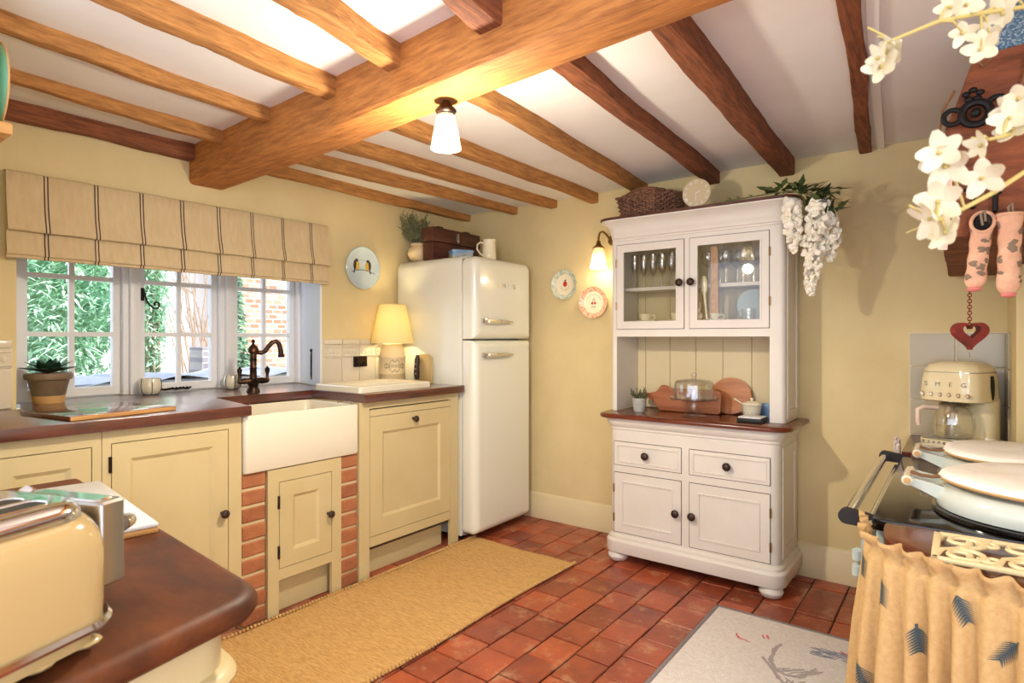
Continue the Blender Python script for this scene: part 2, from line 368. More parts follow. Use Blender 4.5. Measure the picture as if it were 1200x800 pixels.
# ------------------------------------------------------------------ floor, ceiling, walls
mb = MB()
mb.box(-1.3,3.45,-1.3,3.05,-.08,-.012, mi=1)
row = 0; y = -.02
while y < 2.98:
    h = .152; x = .7 + R.uniform(0,.16)
    while x < 3.36:
        w = .178 + R.uniform(-.012,.012); x1 = min(x+w, 3.37)
        g = .002 + R.uniform(0,.0018); dz = R.uniform(-.003,.002); t = [R.uniform(-.0025,.0025) for _ in range(4)]
        if x1-x > .03:
            fs = mb.box(x+g, x1-g, y+g, min(y+h,2.99)-g, -.012, dz-.001, bev=.0035, seg=1)
        x += w
    y += h
mb.box(-1.3,.72,-1.3,3.0,-.012,-.001); mb.box(.72,3.37,-1.3,-.02,-.012,-.001)
struct(mb.build('floor', ['tile_floor','grout'], ang=20))

mb = MB()
def ceil(u, v):
    x = -1.3+4.75*u; y = -1.3+4.8*v
    return (x, y, 2.142 + .008*math.sin(2.1*x+.7)*math.sin(1.7*y) )
mb.surf(ceil, 40, 40); mb.box(-1.3,3.45,-1.3,3.5,2.2,2.26)
struct(mb.build('ceiling', 'plaster', ang=60))

mb = MB()
for p in ([(-.2,2.99),(.715,2.99),(.768,3.33),(.768,3.5),(-.2,3.5)], [(2.126,2.99),(3.5,2.99),(3.5,3.5),(2.225,3.5),(2.225,3.33)]): mb.prism(p, 0, 2.2)
mb.box(.7151,2.1259,2.99,3.5,1.78,2.2); mb.box(.7151,2.1259,2.99,3.5,0,.895); mb.box(2.1259,2.225,3.33,3.5,1.78,2.2); mb.box(2.1259,2.225,3.33,3.5,0,.895)
struct(mb.build('wall_window', 'wall'))
mb = MB(); mb.box(3.37,3.5,-1.0,2.99,0,2.2); struct(mb.build('wall_dresser', 'wall'))
mb = MB(); mb.box(2.86,3.37,-.9,-.165,0,1.49); mb.box(.95,3.37,-.9,-.70,0,2.2); mb.box(2.05,3.37,-.70,-.45,1.985,2.2)
struct(mb.build('wall_right', 'wall'))
mb = MB(); mb.box(.28,.425,1.975,2.99,.94,2.2); mb.box(-.2,.425,2.39,2.99,0,.90); struct(mb.build('wall_left', 'wall'))
# white splayed reveal on the right of the window
mb = MB(); mb.prism([(2.114,2.984),(2.126,2.984),(2.208,3.30),(2.196,3.30)], .941, 1.78); struct(mb.build('trim_1', 'reveal'))
# skirting
def skirt(name, x0,x1,y0,y1):
    mb = MB(); prof = [(0,0),(.022,0),(.022,.125),(.016,.135),(.016,.150),(.008,.165),(0,.170)]
    mb.rings([[(3.37-d, y, z) for d,z in prof] for y in (y0,y1)]); struct(mb.build(name, 'skirt'))
skirt('baseboard_dresser', 0,0,.16,2.99)
mb = MB(); mb.box(2.66,3.345,2.968,2.99,0,.15); struct(mb.build('baseboard_window', 'skirt'))

# wall tiles beside the window (splashback) and behind the coffee machine
def tiles_y(name, xs, yw):
    mb = MB(); mb.box(xs[0],xs[-1],yw-.006,yw,.941,1.212, mi=1)
    for a,b in zip(xs, xs[1:]):
        mb.box(a+.0015,b-.0015,yw-.012,yw-.002,.943,1.098,bev=.002,seg=1)
        mb.box(a+.0015,b-.0015,yw-.013,yw-.002,1.101,1.178,bev=.002,seg=1)
        mb.box(a+.0015,b-.0015,yw-.017,yw-.002,1.181,1.212,bev=.004)
        mb.tube([(a+.004,yw-.014,1.166),(b-.004,yw-.014,1.166)], .004, 6); mb.tube([(a+.004,yw-.014,1.112),(b-.004,yw-.014,1.112)], .004, 6)
        k = a+.02
        while k < b-.012:
            mb.ell((k,yw-.013,1.139),(.011,.004,.015),8,6); k += .026
    return struct(mb.build(name, ['walltile','tilegrout']))
tiles_y('trim_2', [2.135,2.265,2.395,2.525,2.655], 2.99)
tiles_y('trim_3', [.45,.575,.70], 2.99)
mb = MB(); mb.box(3.364,3.37,-.165,.19,.77,1.245, mi=1)
zz = [.772,.90,1.075,1.243]; zz = [.772,.935,1.09,1.243]
for a,b in zip(zz, zz[1:]):
    for q in ((-.16,.012),(.016,.188)): mb.box(3.358,3.368,q[0]+.002,q[1]-.001,a+.002,b-.002,bev=.002,seg=1)
    q = 3.17
    while q < 3.35:
        mb.box(q+.002,min(q+.165,3.358)-.001,-.165,-.157,a+.002,b-.002,bev=.002,seg=1); q += .166
struct(mb.build('trim_4', ['walltile2','tilegrout']))

# ------------------------------------------------------------------ windows
def fy(y): return lambda u,v,w: (u, y-w, v)
def casement(name, x0, x1, knobside=None):
    xm = (x0+x1)/2; mb = MB(); f = fy(3.37)
    for a in ((x0,x0+.031,.945,1.78),(x1-.031,x1,.945,1.78),(x0+.031,x1-.031,.945,.985),(x0+.031,x1-.031,1.745,1.78)): mb.panel(f,*a,0,.035)
    g = fy(3.362)
    mb.panel(g, xm-.011,xm+.011,.98,1.75,0,.022)
    for z in (1.238,1.506): mb.panel(g, x0+.03,x1-.03,z-.011,z+.011,0,.0225)
    o = struct(mb.build(name, 'white'))
    p = MB(); p.box(x0+.03,x1-.03,3.352,3.355,.98,1.75); p.build('pane', 'winglass', o)
    return o
w1 = casement('window_1', .805, 1.205); w2 = casement('window_2', 1.286, 1.688); w3 = casement('window_3', 1.776, 2.174)
mb = MB()
mb.box(.77,.804,3.30,3.40,.94,1.79); mb.box(2.176,2.222,3.30,3.40,.94,1.79,bev=.004)
for a,b in ((1.206,1.285),(1.689,1.775)):
    mb.box(a,b,3.30,3.40,.94,1.79,bev=.003); mb.box(a+.024,b-.024,3.275,3.305,.94,1.79,bev=.004)
mb.box(.77,2.222,3.375,3.42,.925,.944); mb.box(.77,2.222,3.28,3.42,1.775,1.80)
struct(mb.build('trim_5', 'white'))
# iron furniture on the middle casement
t = thing('casement_latch', 'black iron curled monkey tail latch on the middle window frame', 'latch', (1.302,3.335,1.44)); LX=-.016
mb = MB(); mb.box(1.294,1.312,3.325,3.335,1.41,1.475,bev=.002); mb.build('back_plate','iron',t)
pts = [(1.303,3.315,1.47),(1.306,3.31,1.44),(1.319,3.305,1.40),(1.344,3.30,1.372)]
pts += [(1.356+.02*(1-i/22)*math.cos(-2.2+i*.38), 3.30, 1.392+.022*(1-i/22)*math.sin(-2.2+i*.38)) for i in range(18)]
mb = MB(); mb.tube(pts, .0045, 6); mb.build('curled_handle','iron',t)
mb = MB(); mb.tube([(1.345+.018*i, 3.305-.0*i, .952+.002*(i%3)) for i in range(11)], .006, 6)
for i in range(6): mb.ell((1.44+.018*i,3.305,.958),(.006,.005,.006),6,4)
tag(mb.build('window_stay','iron',loc=(1.43,3.30,.945)), 'black iron peg stay lying along the middle window sill', 'window stay')
mb = MB(); mb.tube([(2.150,3.115,.97),(2.146,3.115,1.0),(2.146,3.115,1.05),(2.143,3.112,1.10),(2.148,3.115,1.135)], .006, 6); mb.ell((2.146,3.115,1.145),(.009,.012,.012),6,4)
tag(mb.build('cord_cleat','iron',loc=(2.146,3.115,1.05)), 'small dark cleat fixed on the white window reveal right of the tap', 'cleat')

# ------------------------------------------------------------------ beams
def timber(name, m, p0, p1, w0, h0, w1, h1, seed, wob=.008, label='', ztop=2.15, n=30, chamfer=.10):
    r = random.Random(seed); p0 = Vector((p0[0],p0[1],0)); p1 = Vector((p1[0],p1[1],0)); d = (p1-p0).normalized(); sd = Vector((-d.y,d.x,0))
    ph = [r.uniform(0,6.3) for _ in range(10)]; mb = MB(); rr = []
    for i in range(n+1):
        t = i/n; c = p0.lerp(p1,t); w = w0+(w1-w0)*t; h = h0+(h1-h0)*t
        wv = lambda k,f: wob*(.8*math.sin(f*t*6.3+ph[k]) + .4*math.sin(2.7*f*t*6.3+ph[k+1]) + .22*r.uniform(-1,1))
        c = c + sd*wv(0,.7); a = w/2+wv(2,1.1)*.6; b = w/2+wv(4,1.3)*.6; h = h+wv(6,.9)*.6; ch = chamfer*min(w,h)
        q = [(-a,0),(-a,-h+ch),(-a+ch*.45,-h+ch*.3),(-a+ch*1.2,-h),(b-ch*1.2,-h),(b-ch*.45,-h+ch*.3),(b,-h+ch),(b,0)]
        rr.append([(c.x+sd.x*s_, c.y+sd.y*s_, ztop+z+(r.uniform(-1,1)*wob*.12 if z else 0)) for s_,z in q])
    mb.rings(rr)
    mid = (p0+p1)/2
    return struct(tag(mb.build(name, m, loc=(mid.x,mid.y,ztop), ang=24), label, 'beam'))
timber('main_beam','beam',(1.46,2.985),(1.275,-.2),.175,.185,.15,.178,3,.006,'thick oak main beam crossing the ceiling from the window wall',n=50)
JS = [ # y at west end, x0, x1, y at east end
 ('W',.43,1.37,2.945,2.95,.06,.07,'first joist left of the main beam, along the window wall','joistdark'),
 ('W',.43,1.37,2.585,2.65,.042,.05,'second joist left of the main beam, counted from the window wall','joist'),
 ('W',.43,1.36,2.165,2.235,.046,.052,'third joist left of the main beam, counted from the window wall','joist'),
 ('W',.35,1.33,1.715,1.80,.066,.066,'fourth joist left of the main beam, counted from the window wall','joist'),
 ('W',.35,1.31,1.30,1.43,.072,.07,'fifth joist left of the main beam, ending above the peninsula side','joist'),
 ('W',.35,1.30,.93,1.02,.085,.085,'sixth joist left of the main beam, only its end in view at the top','joistdark'),
 ('E',1.53,3.38,2.955,2.93,.05,.05,'first joist right of the main beam, along the window wall above the fridge','joist'),
 ('E',1.52,3.38,2.63,2.50,.055,.055,'second joist right of the main beam, counted from the window wall','joist'),
 ('E',1.49,3.38,2.30,2.17,.065,.055,'third joist right of the main beam, counted from the window wall','joist'),
 ('E',1.47,3.38,1.86,1.875,.065,.06,'fourth joist right of the main beam, passing behind the glass ceiling lamp','joist'),
 ('E',1.45,3.38,1.39,1.53,.07,.06,'fifth joist right of the main beam, ending left of the wicker basket','joist'),
 ('E',1.43,3.38,1.00,1.11,.075,.06,'sixth joist right of the main beam, ending above the pale clock','joistdark'),
 ('E',1.40,3.38,.635,.73,.085,.075,'thick dark joist right of the main beam, ending above the wisteria','joistdark'),
 ('E',1.38,3.38,.205,.365,.055,.02,'crooked joist with a white painted edge at the upper right','joistdark'),
]
for i,(s_,x0,x1,y0,y1,w,h,lab,m) in enumerate(JS):
    timber('ceiling_joist', m, (x0,y0),(x1,y1), w,h+.01,w*.92,h+.01, 40+i, .007, lab)
# white painted strip beside the crooked joist
mb = MB(); mb.rings([[(x,y+dy,z) for dy,z in ((-.008,2.15),(-.008,2.134),(-.04,2.130),(-.04,2.15))] for x,y in ((1.38,.165),(2.0,.225),(2.6,.275),(3.37,.33))])
struct(mb.build('trim_6','white'))
# chimney beam over the range
mb = MB(); rr = []
prof = [(.040,1.497),(.046,1.56),(.036,1.68),(.030,1.80),(.012,1.86),(-.02,1.95),(-.035,1.983),(-.20,1.99),(-.45,1.99),(-.45,1.80),(-.45,1.497),(-.2,1.492)]
for i in range(14):
    x = 2.05+1.32*i/13; rr.append([(x+(.0 if i else R.uniform(-.006,.006)), y+R.uniform(-.003,.003), z+R.uniform(-.003,.003)) for y,z in prof])
mb.rings(rr); struct(tag(mb.build('mantel_beam','mantel',loc=(2.7,-.2,1.5),ang=50),'heavy old dark oak mantel beam over the cooker','beam'))
# ------------------------------------------------------------------ sink run
def knob_y(x, z, y, parent, r=.017):
    mb = MB(); mb.lathe([(.007,0),(.007,.014),(.013,.018),(r,.026),(r,.032),(.012,.038),(.002,.040)], (x,y,z), 20, axis=AX_Y)
    return mb.build('knob','knob',parent)
def hinge_y(x, z, y, parent):
    mb = MB(); mb.tube([(x,y-.003,z-.028),(x,y-.003,z+.028)], .0055, 8); return mb.build('hinge','bronze',parent)
YC = 2.39
F_ = fy(YC)
def door_front(name, parent, x0,x1,z0,z1, stile, groove=None):
    mb = MB(); mb.panel(F_, x0+.003,x1-.003,z0+.003,z1-.003,-.018,0, stile, .014, .010)
    return mb.build(name,'cab',parent,ang=25)
def face_frame(mb, x0,x1,z0,z1, openings, t=.02):
    """stiles and rails around the openings (each u0,u1,v0,v1), dark reveal behind them"""
    us = sorted({x0,x1}|{o[0] for o in openings}|{o[1] for o in openings}); vs = sorted({z0,z1}|{o[2] for o in openings}|{o[3] for o in openings})
    for a,b in zip(us,us[1:]):
        for c,d in zip(vs,vs[1:]):
            m_ = ((a+b)/2,(c+d)/2)
            if not any(o[0]<m_[0]<o[1] and o[2]<m_[1]<o[3] for o in openings): mb.box(a,b,YC,YC+t,c,d)
def cabinet(name, label, x0, x1, doors, zb=.0):
    t = thing(name, label, 'cabinet', ((x0+x1)/2, 2.65, 0))
    mb = MB(); face_frame(mb, x0,x1,.10,.897,[d[:4] for d in doors]); mb.box(x0,x1,YC+.02,2.95,.10,.897); mb.box(x0,x1,YC+.05,YC+.07,.0,.10)
    for d in doors: mb.box(d[0],d[1],YC+.0185,YC+.0205,d[2],d[3],mi=1)
    mb.build('body',['cab','cabshadow'],t,ang=25)
    for d in doors:
        o = door_front('door', t, *d[:4], .058)
        if d[4]: knob_y(d[4], d[5], YC, o)
        for hz in d[6]: hinge_y(d[7], hz, YC, t)
    return t
cabinet('base_cabinet','cream base cabinet with a hidden knob at far left behind the toaster',.43,.806,[(.50,.778,.14,.845,None,0,[],0)])
cabinet('base_cabinet','cream single door base cabinet with dark knob left of the sink',.808,1.312,[(.835,1.258,.14,.849,1.23,.512,[.775,.22],.832)])
# worktop
mb = MB()
mb.prism([(.43,2.352),(1.335,2.352),(1.405,2.80),(1.93,2.80),(1.93,2.352),(2.667,2.352),(2.667,2.965),(2.105,2.965),(2.108,2.99),(2.165,3.27),(.795,3.27),(.73,2.965),(.43,2.965)],.898,.94,bev=.004)
tag(mb.build('kitchen_worktop','worktop',loc=(1.5,2.7,.92)),'dark red-brown hardwood worktop running along the window around the sink','worktop')
# butler sink
t = thing('butler_sink','white ceramic butler sink with a deep plain front under the tap','sink',(1.616,2.58,.652))
mb = MB(); outer = rrect(1.616,2.588,.2975,.208,.018); inner = rrect(1.616,2.588,.272,.182,.03)
Lr = lambda pts,z: [(x,y,z) for x,y in pts]
mb.rings([Lr(rrect(1.616,2.588,.295,.205,.018),.652), Lr(outer,.660), Lr(outer,.888), Lr(rrect(1.616,2.588,.293,.2035,.016),.894), Lr(rrect(1.616,2.588,.277,.187,.03),.894), Lr(inner,.886), Lr(rrect(1.616,2.588,.262,.172,.04),.70), Lr(rrect(1.616,2.588,.235,.145,.04),.682)])
mb.build('basin','ceramic',t)
mb = MB(); mb.lathe([(.001,.0),(.035,.0),(.038,.004),(.03,.005),(.001,.004)],(1.62,2.62,.682),20); mb.build('waste','chrome',t)
mb = MB(); mb.tube([(1.85,2.47,.90),(1.862,2.45,.908),(1.885,2.42,.905),(1.90,2.40,.898)],.003,6); mb.build('chain','chrome',t)
# brick piers
def pier(x0,x1,label):
    mb = MB(); mb.box(x0+.003,x1-.003,2.405,2.93,0,.650,mi=1); z = .004; k = 0
    while z < .63:
        z1 = min(z+.062,.648)
        mb.box(x0,x1,2.397+R.uniform(-.003,.003),2.92,z+.002,z1,bev=.006,seg=1); z += .0725; k += 1
    tag(mb.build('brick_pier',['brick','mortar'],loc=((x0+x1)/2,2.66,0),ang=30),label,'brick pier')
pier(1.318,1.428,'narrow red brick pier under the left end of the sink')
pier(1.816,1.918,'narrow red brick pier under the right end of the sink')
t = thing('sink_cupboard','small cream cupboard with one dark knob between the brick piers','cupboard',(1.622,2.65,0))
mb = MB(); face_frame(mb,1.431,1.813,0,.647,[(1.483,1.759,.205,.588),(1.483,1.759,-.01,.157)]); mb.box(1.431,1.813,YC+.021,YC+.03,.15,.647); mb.box(1.483,1.759,YC+.0185,YC+.0205,.205,.588,mi=1); mb.box(1.45,1.80,YC+.055,YC+.07,0,.16)
mb.build('body',['cab','cabshadow'],t,ang=25)
o = door_front('door',t,1.483,1.759,.205,.588,.066); knob_y(1.737,.392,YC,o)
for z in (.50,.28): hinge_y(1.481,z,YC,t)
# panelled appliance unit
t = thing('panelled_unit','cream panelled front with one central knob between sink and fridge','cabinet',(2.287,2.65,0))
mb = MB(); face_frame(mb,1.921,2.653,.0,.897,[(1.985,2.586,-.01,.862)]); mb.box(1.93,2.65,YC+.021,2.93,.14,.897); mb.box(1.985,2.586,YC+.0185,YC+.0205,.14,.862,mi=1); mb.box(1.99,2.58,YC+.07,YC+.085,0,.145)
mb.build('body',['cab','cabshadow'],t,ang=25)
mb = MB(); mb.panel(F_,1.988,2.583,.822,.855,-.018,0); mb.panel(F_,1.988,2.583,.212,.819,-.018,0,.083,.014,.010); mb.panel(F_,1.988,2.583,.160,.209,-.018,0)
o = mb.build('door','cab',t,ang=25); knob_y(2.285,.782,YC,o)

# ------------------------------------------------------------------ tap
t = thing('mixer_tap','aged bronze mixer tap with curved spout and two lever handles','tap',(1.672,2.93,.94))
mb = MB(); mb.lathe([(.034,0),(.034,.006),(.022,.03),(.030,.045),(.03,.05),(.018,.058),(.018,.062),(.023,.066),(.018,.07),(.0165,.12),(.019,.125),(.0165,.13),(.0165,.165),(.020,.168),(.0165,.172),(.0165,.20),(.024,.206),(.026,.222),(.018,.238),(.008,.246),(.006,.256),(.010,.262),(.007,.270),(.001,.274)],(1.672,2.93,.94),24); mb.build('body','bronze',t)
mb = MB(); mb.tube([(1.672,2.93,1.158),(1.69,2.925,1.146),(1.71,2.918,1.143),(1.726,2.910,1.152),(1.742,2.902,1.178),(1.757,2.895,1.197),(1.776,2.888,1.203),(1.788,2.882,1.19),(1.795,2.878,1.16),(1.797,2.876,1.128)],[.011,.011,.0115,.012,.012,.012,.012,.012,.013,.0135],12); mb.lathe([(.0165,0),(.0165,.012),(.013,.016)],(1.797,2.876,1.118),14); mb.build('spout','bronze',t)
mb = MB(); mb.tube([(1.598,2.945,.997),(1.63,2.94,.998),(1.672,2.93,1.0),(1.714,2.92,.998),(1.746,2.915,.997)],[.011,.017,.014,.017,.011],12); mb.build('cross_arm','bronze',t)
for x,y in ((1.605,2.943),(1.742,2.916)):
    mb = MB(); mb.lathe([(.014,0),(.008,.012),(.007,.03),(.012,.05),(.0125,.062),(.006,.07),(.004,.075),(.001,.078)],(x,y,.997),14); mb.build('lever','bronze',t)

# ------------------------------------------------------------------ things on the worktop
t = thing('succulent_pot','dark green rosette succulent in a half glazed clay pot on the sill','plant pot',(.868,3.165,.94))
mb = MB(); cx,cy=.868,3.165
mb.lathe([(.055,.0),(.060,.032)],(cx,cy,.94),32,cap1=False,mi=1); mb.lathe([(.060,.032),(.074,.098),(.076,.100),(.084,.102),(.087,.112),(.086,.126),(.080,.130),(.074,.126),(.070,.10)],(cx,cy,.94),32,cap0=False); mb.build('pot',['terracotta','bareclay'],t)
mb = MB(); mb.lathe([(.001,0),(.073,0)],(cx,cy,1.047),24,cap0=False,cap1=False); mb.build('soil','grout',t)
mb = MB()
for ringn,(n,el,ln,w) in enumerate(((9,.30,.112,.058),(7,.62,.10,.058),(5,1.0,.08,.046),(3,1.3,.055,.03))):
    for i in range(n):
        a = 2*PI*i/n+ringn*.4; d = Vector((math.cos(a)*math.cos(el),math.sin(a)*math.cos(el),math.sin(el))); sd = Vector((-math.sin(a),math.cos(a),0)); nn = d.cross(sd)*-1
        P = []
        for k in range(7):
            q = k/6; wd = w*.5*math.sin(PI*(.18+.82*q)**.8)*(1 if k<6 else .05); P.append((Vector((cx,cy,1.072))+d*ln*q + nn*(.012*q*q), wd))
        mb.rings([[p+sd*wd, p+nn*wd*.25*-1, p-sd*wd, p+nn*wd*.2] for p,wd in P])
mb.build('leaves','leafdark',t)
def tealight(x,y,r,h,label):
    t = thing('candle_holder',label,'candle holder',(x,y,.94))
    mb = MB(); mb.lathe([(r*.62,0),(r*.9,h*.18),(r,h*.45),(r*.97,h*.75),(r*.86,h),(r*.82,h),(r*.92,h*.75),(r*.94,h*.45),(r*.84,h*.2),(r*.5,h*.08)],(x,y,.942),36,ribs=9,rib=.02); mb.build('cup','ceramic',t)
    mb = MB()
    for i in range(6):
        a = i*PI/3+.3; mb.tube([(x+math.cos(a)*q*r*1.02,y+math.sin(a)*q*r*1.02,.942+z*h) for q,z in ((.65,.0),(.92,.2),(1.02,.45),(1.0,.75),(.9,1.0))],.0016,5)
    mb.tube([(x+r*.62*math.cos(2*PI*i/24),y+r*.62*math.sin(2*PI*i/24),.943) for i in range(25)],.002,5)
    mb.build('wire_frame','iron',t); return t
tealight(1.295,3.215,.050,.078,'round white candle holder in dark wire at the first window post')
tealight(1.70,3.19,.046,.074,'round white candle holder in dark wire behind the tap')
a = math.radians(8); mb = MB(); mb.box(.712,1.075,2.385,2.735,.9405,.9565,bev=.003,rot=Matrix.Rotation(a,3,'Z'),piv=(.712,2.385,.95))
mb.box(.712,1.075,2.383,2.387,.9408,.9562,bev=.001,rot=Matrix.Rotation(a,3,'Z'),piv=(.712,2.385,.95),mi=1)
tag(mb.build('chopping_board',['topgloss','oakpale'],loc=(.9,2.6,.94)),'flat polished wooden chopping board on the worktop under the left window','chopping board')
# ceramic drainer
t = thing('drainer','white ceramic draining board right of the sink','draining board',(2.21,2.64,.94))
mb = MB(); x0,x1,y0,y1=1.945,2.455,2.415,2.80
prof = [(-.0,.941),(-.0,.968),(.006,.974),(.022,.974),(.034,.966),(.05,.962)]
mb.rings([[(x,y,z) for x,y in rrect((x0+x1)/2,(y0+y1)/2,(x1-x0)/2-d,(y1-y0)/2-d,.02)] for d,z in prof]); mb.build('tray','ceramic',t)
mb = MB()
for i in range(9): mb.tube([(x0+.06,y0+.07+i*.03,.9625),(x1-.06,y0+.07+i*.03,.9625)],.0035,6)
mb.build('ridges','ceramic',t)
# knife in its stand beside the fridge
t = thing('knife_block','cream upright holder against the side of the fridge','knife holder',(2.648,2.66,.94))
mb = MB(); mb.prism([(2.60,.941),(2.725,.941),(2.725,1.10),(2.70,1.12),(2.63,1.12),(2.60,1.10)],2.634,2.662,bev=.008,plane='x'); mb.build('body','cream',t)
mb = MB(); mb.tube([(2.615,2.70,.965),(2.613,2.70,1.0),(2.612,2.698,1.04),(2.614,2.695,1.085),(2.617,2.695,1.115)],[.014,.018,.016,.017,.010],10)
for z in (1.0,1.03,1.06): mb.ell((2.5965,2.694,z),(.003,.005,.005),8,5,mi=1)
mb.tube([(2.616,2.70,.944),(2.615,2.70,.975)],.008,8,mi=1)
tag(mb.build('knife',['knob','steel'],loc=(2.615,2.70,.94)),'dark handled knife with steel rivets standing beside the fridge','knife')
# wall socket
t = thing('wall_socket','bronze double wall socket on the cream tiles beside the lamp','socket',(2.40,2.977,1.075))
mb = MB(); mb.box(2.345,2.447,2.966,2.976,1.043,1.108,bev=.004); mb.build('plate','bronze',t)
for x in (2.372,2.42):
    mb = MB(); mb.box(x-.010,x+.010,2.960,2.967,1.052,1.080,bev=.002); mb.box(x-.006,x+.006,2.962,2.967,1.086,1.098,bev=.002)
    mb.build('outlet','blackmatt',t)
# table lamp
lx,ly = 2.535,2.835
t = thing('table_lamp','lit table lamp with pale tapered shade on a cream stoneware jar','lamp',(lx,ly,.94))
mb = MB(); mb.lathe([(.076,0),(.080,.004),(.080,.055),(.0825,.058),(.0825,.062),(.080,.065),(.080,.155),(.0825,.158),(.0825,.164),(.078,.17),(.068,.225),(.060,.243),(.03,.25)],(lx,ly,.9405),40); mb.build('jar','clay',t)
mb = MB()   # scrolled cartouche printed on the jar
def jar(a,z,r=.0806): th = -PI/2-.55+a; return (lx+r*math.cos(th), ly+r*math.sin(th), .94+z)
def stroke(f, n=14, w=.0011): mb.tube([jar(*f(i/n)) for i in range(n+1)], w, 5)
for sx in (-1,1):
    stroke(lambda q: (sx*(.15+.55*q), .140-.030*q+.010*math.sin(q*9)))
    stroke(lambda q: (sx*(.15+.55*q), .078+.030*q-.010*math.sin(q*9)))
    stroke(lambda q: (sx*(.70+.09*math.cos(q*6.5)), .109+.014*math.sin(q*6.5)))
    stroke(lambda q: (sx*(.18*(1-q)), .140+.008*math.sin(q*6)))
    stroke(lambda q: (sx*(.18*(1-q)), .078-.008*math.sin(q*6)))
for q0 in (-.42,-.25,-.08,.09,.26,.41): stroke(lambda q: (q0+.05*math.cos(q*6.3), .109+.009*math.sin(q*6.3)), w=.0009)
mb.build('cartouche','ink',t)
mb = MB(); mb.lathe([(.132,.25),(.083,.485),(.0815,.485),(.1305,.25)],(lx,ly,.94),48,cap0=False,cap1=False); mb.lathe([(.133,.247),(.133,.254)],(lx,ly,.94),48,cap0=False,cap1=False); mb.lathe([(.0835,.480),(.084,.487)],(lx,ly,.94),48,cap0=False,cap1=False)
mb.build('lamp_shade','shade',t)
mb = MB(); mb.tube([(lx,ly,1.18),(lx,ly,1.27)],.012,8); mb.build('bulb_holder','brass',t)
mb = MB(); mb.ell((lx,ly,1.31),(.026,.026,.036)); mb.build('bulb','whitebulb',t)
# ------------------------------------------------------------------ fridge
t = thing('fridge_freezer','tall rounded white retro fridge freezer in the corner','fridge',(2.98,2.62,0))
mb = MB(); r_ = .055; pr = [(2.69,.03),(2.69,1.72-r_)]+[(2.69+r_-r_*math.cos(PI/2*i/8),1.72-r_+r_*math.sin(PI/2*i/8)) for i in range(1,9)]+[(3.27-r_+r_*math.sin(PI/2*i/8),1.72-r_+r_*math.cos(PI/2*i/8)) for i in range(0,9)]+[(3.27,.03)]
mb.prism(pr,2.398,2.955,bev=.004,plane='y'); mb.build('body','enamel',t)
mb = MB(); mb.prism([(2.70+0*i,.035) if i==0 else (3.26,.035) for i in range(2)]+[(3.26,1.70),(2.70,1.70)],2.385,2.40,plane='y'); mb.build('door_seal','greyedge',t)
def fdoor(z0,z1,rt,rb,name):
    # front outline in xz with rounded outer corners, bulging rounded edges towards the room
    def outl(ins):
        x0,x1,a,b = 2.69+ins,3.27-ins,z0+ins,z1-ins; P = []
        for cx,cz,r,a0 in ((x1,b,rt,0),(x0,b,rt,90),(x0,a,rb,180),(x1,a,rb,270)):
            r = max(r-ins,.002); sx = -1 if cx==x1 else 1; sz = -1 if cz==b else 1
            for i in range(9):
                q = math.radians(a0+90*i/8); P.append((cx+sx*r+r*math.cos(q), cz+sz*r+r*math.sin(q)))
        return P
    mb = MB(); R0 = .048
    secs = [(0,2.387),(0,2.335)]+[(R0*(1-math.cos(PI/2*i/9)), 2.335-R0*math.sin(PI/2*i/9)) for i in range(1,10)]
    mb.rings([[(x,y,z) for x,z in outl(min(ins,.046))] for ins,y in secs])
    return mb.build(name,'enamel',t,ang=50)
d1 = fdoor(1.214,1.712,.055,.004,'freezer_door'); d2 = fdoor(.045,1.206,.004,.035,'fridge_door')
for d,z in ((d1,1.322),(d2,1.118)):
    mb = MB(); mb.box(2.745,2.80,2.262,2.292,z-.016,z+.016,bev=.006); mb.rings([[(x,y+dy,z+dz) for dy,dz in ((0,-h),(-.012,-h*.7),(-.016,0),(-.012,h*.7),(0,h))] for x,y,h in ((2.79,2.272,.014),(2.86,2.266,.015),(2.93,2.27,.012),(2.99,2.276,.009),(3.04,2.284,.006))])
    mb.build('handle','chrome',d)
for ch,x in zip('SMEG',(2.912,2.964,3.018,3.07)): text_part('letter',ch,.040,'chrome',d1,Matrix.Translation(Vector((x,2.2862,1.545))-OFF[d1.name])@Matrix.Rotation(PI/2,4,'X'),.002,1.2)
for x in (2.73,3.22):
    for y in (2.44,2.91): mb = MB(); mb.lathe([(.02,0),(.022,.02),(.02,.035)],(x,y,0),12); mb.build('foot','blackmatt',t)
# ------------------------------------------------------------------ things on the fridge
t = thing('lavender_pot','grey green dried sprigs in a rounded stoneware pot on the fridge','plant pot',(2.782,2.855,1.72))
mb = MB(); mb.lathe([(.036,0),(.060,.018),(.074,.050),(.069,.08),(.050,.100),(.046,.104),(.052,.114),(.054,.118),(.048,.118),(.040,.10)],(2.782,2.855,1.721),28); mb.build('pot','clay',t)
mb = MB()
for i in range(95):
    a = R.uniform(0,6.28); sp = R.uniform(0,.10); h = R.uniform(.08,.21); b = Vector((2.782+.03*math.cos(a),2.855+.03*math.sin(a),1.825)); e = b+Vector((math.cos(a)*sp-.01,max(-.03,min(math.sin(a)*sp,.07)),h))
    mb.tube([b,b.lerp(e,.5)+Vector((0,0,.01)),e],.0014,4)
    for k in range(9):
        q = .3+.7*k/8; p = b.lerp(e,q); mb.leaf(p,(R.uniform(-1,1),R.uniform(-1,1),R.uniform(.3,1.2)),(R.uniform(-1,1),R.uniform(-1,1),.2),R.uniform(.020,.034),.008)
mb.build('sprigs','sage',t)
t = thing('wooden_chest','dark wooden chest with a metal clasp on the fridge','box',(2.97,2.72,1.72))
mb = MB(); mb.box(2.735,3.185,2.675,2.77,1.721,1.835,bev=.004); mb.build('chest_body','darkwood',t)
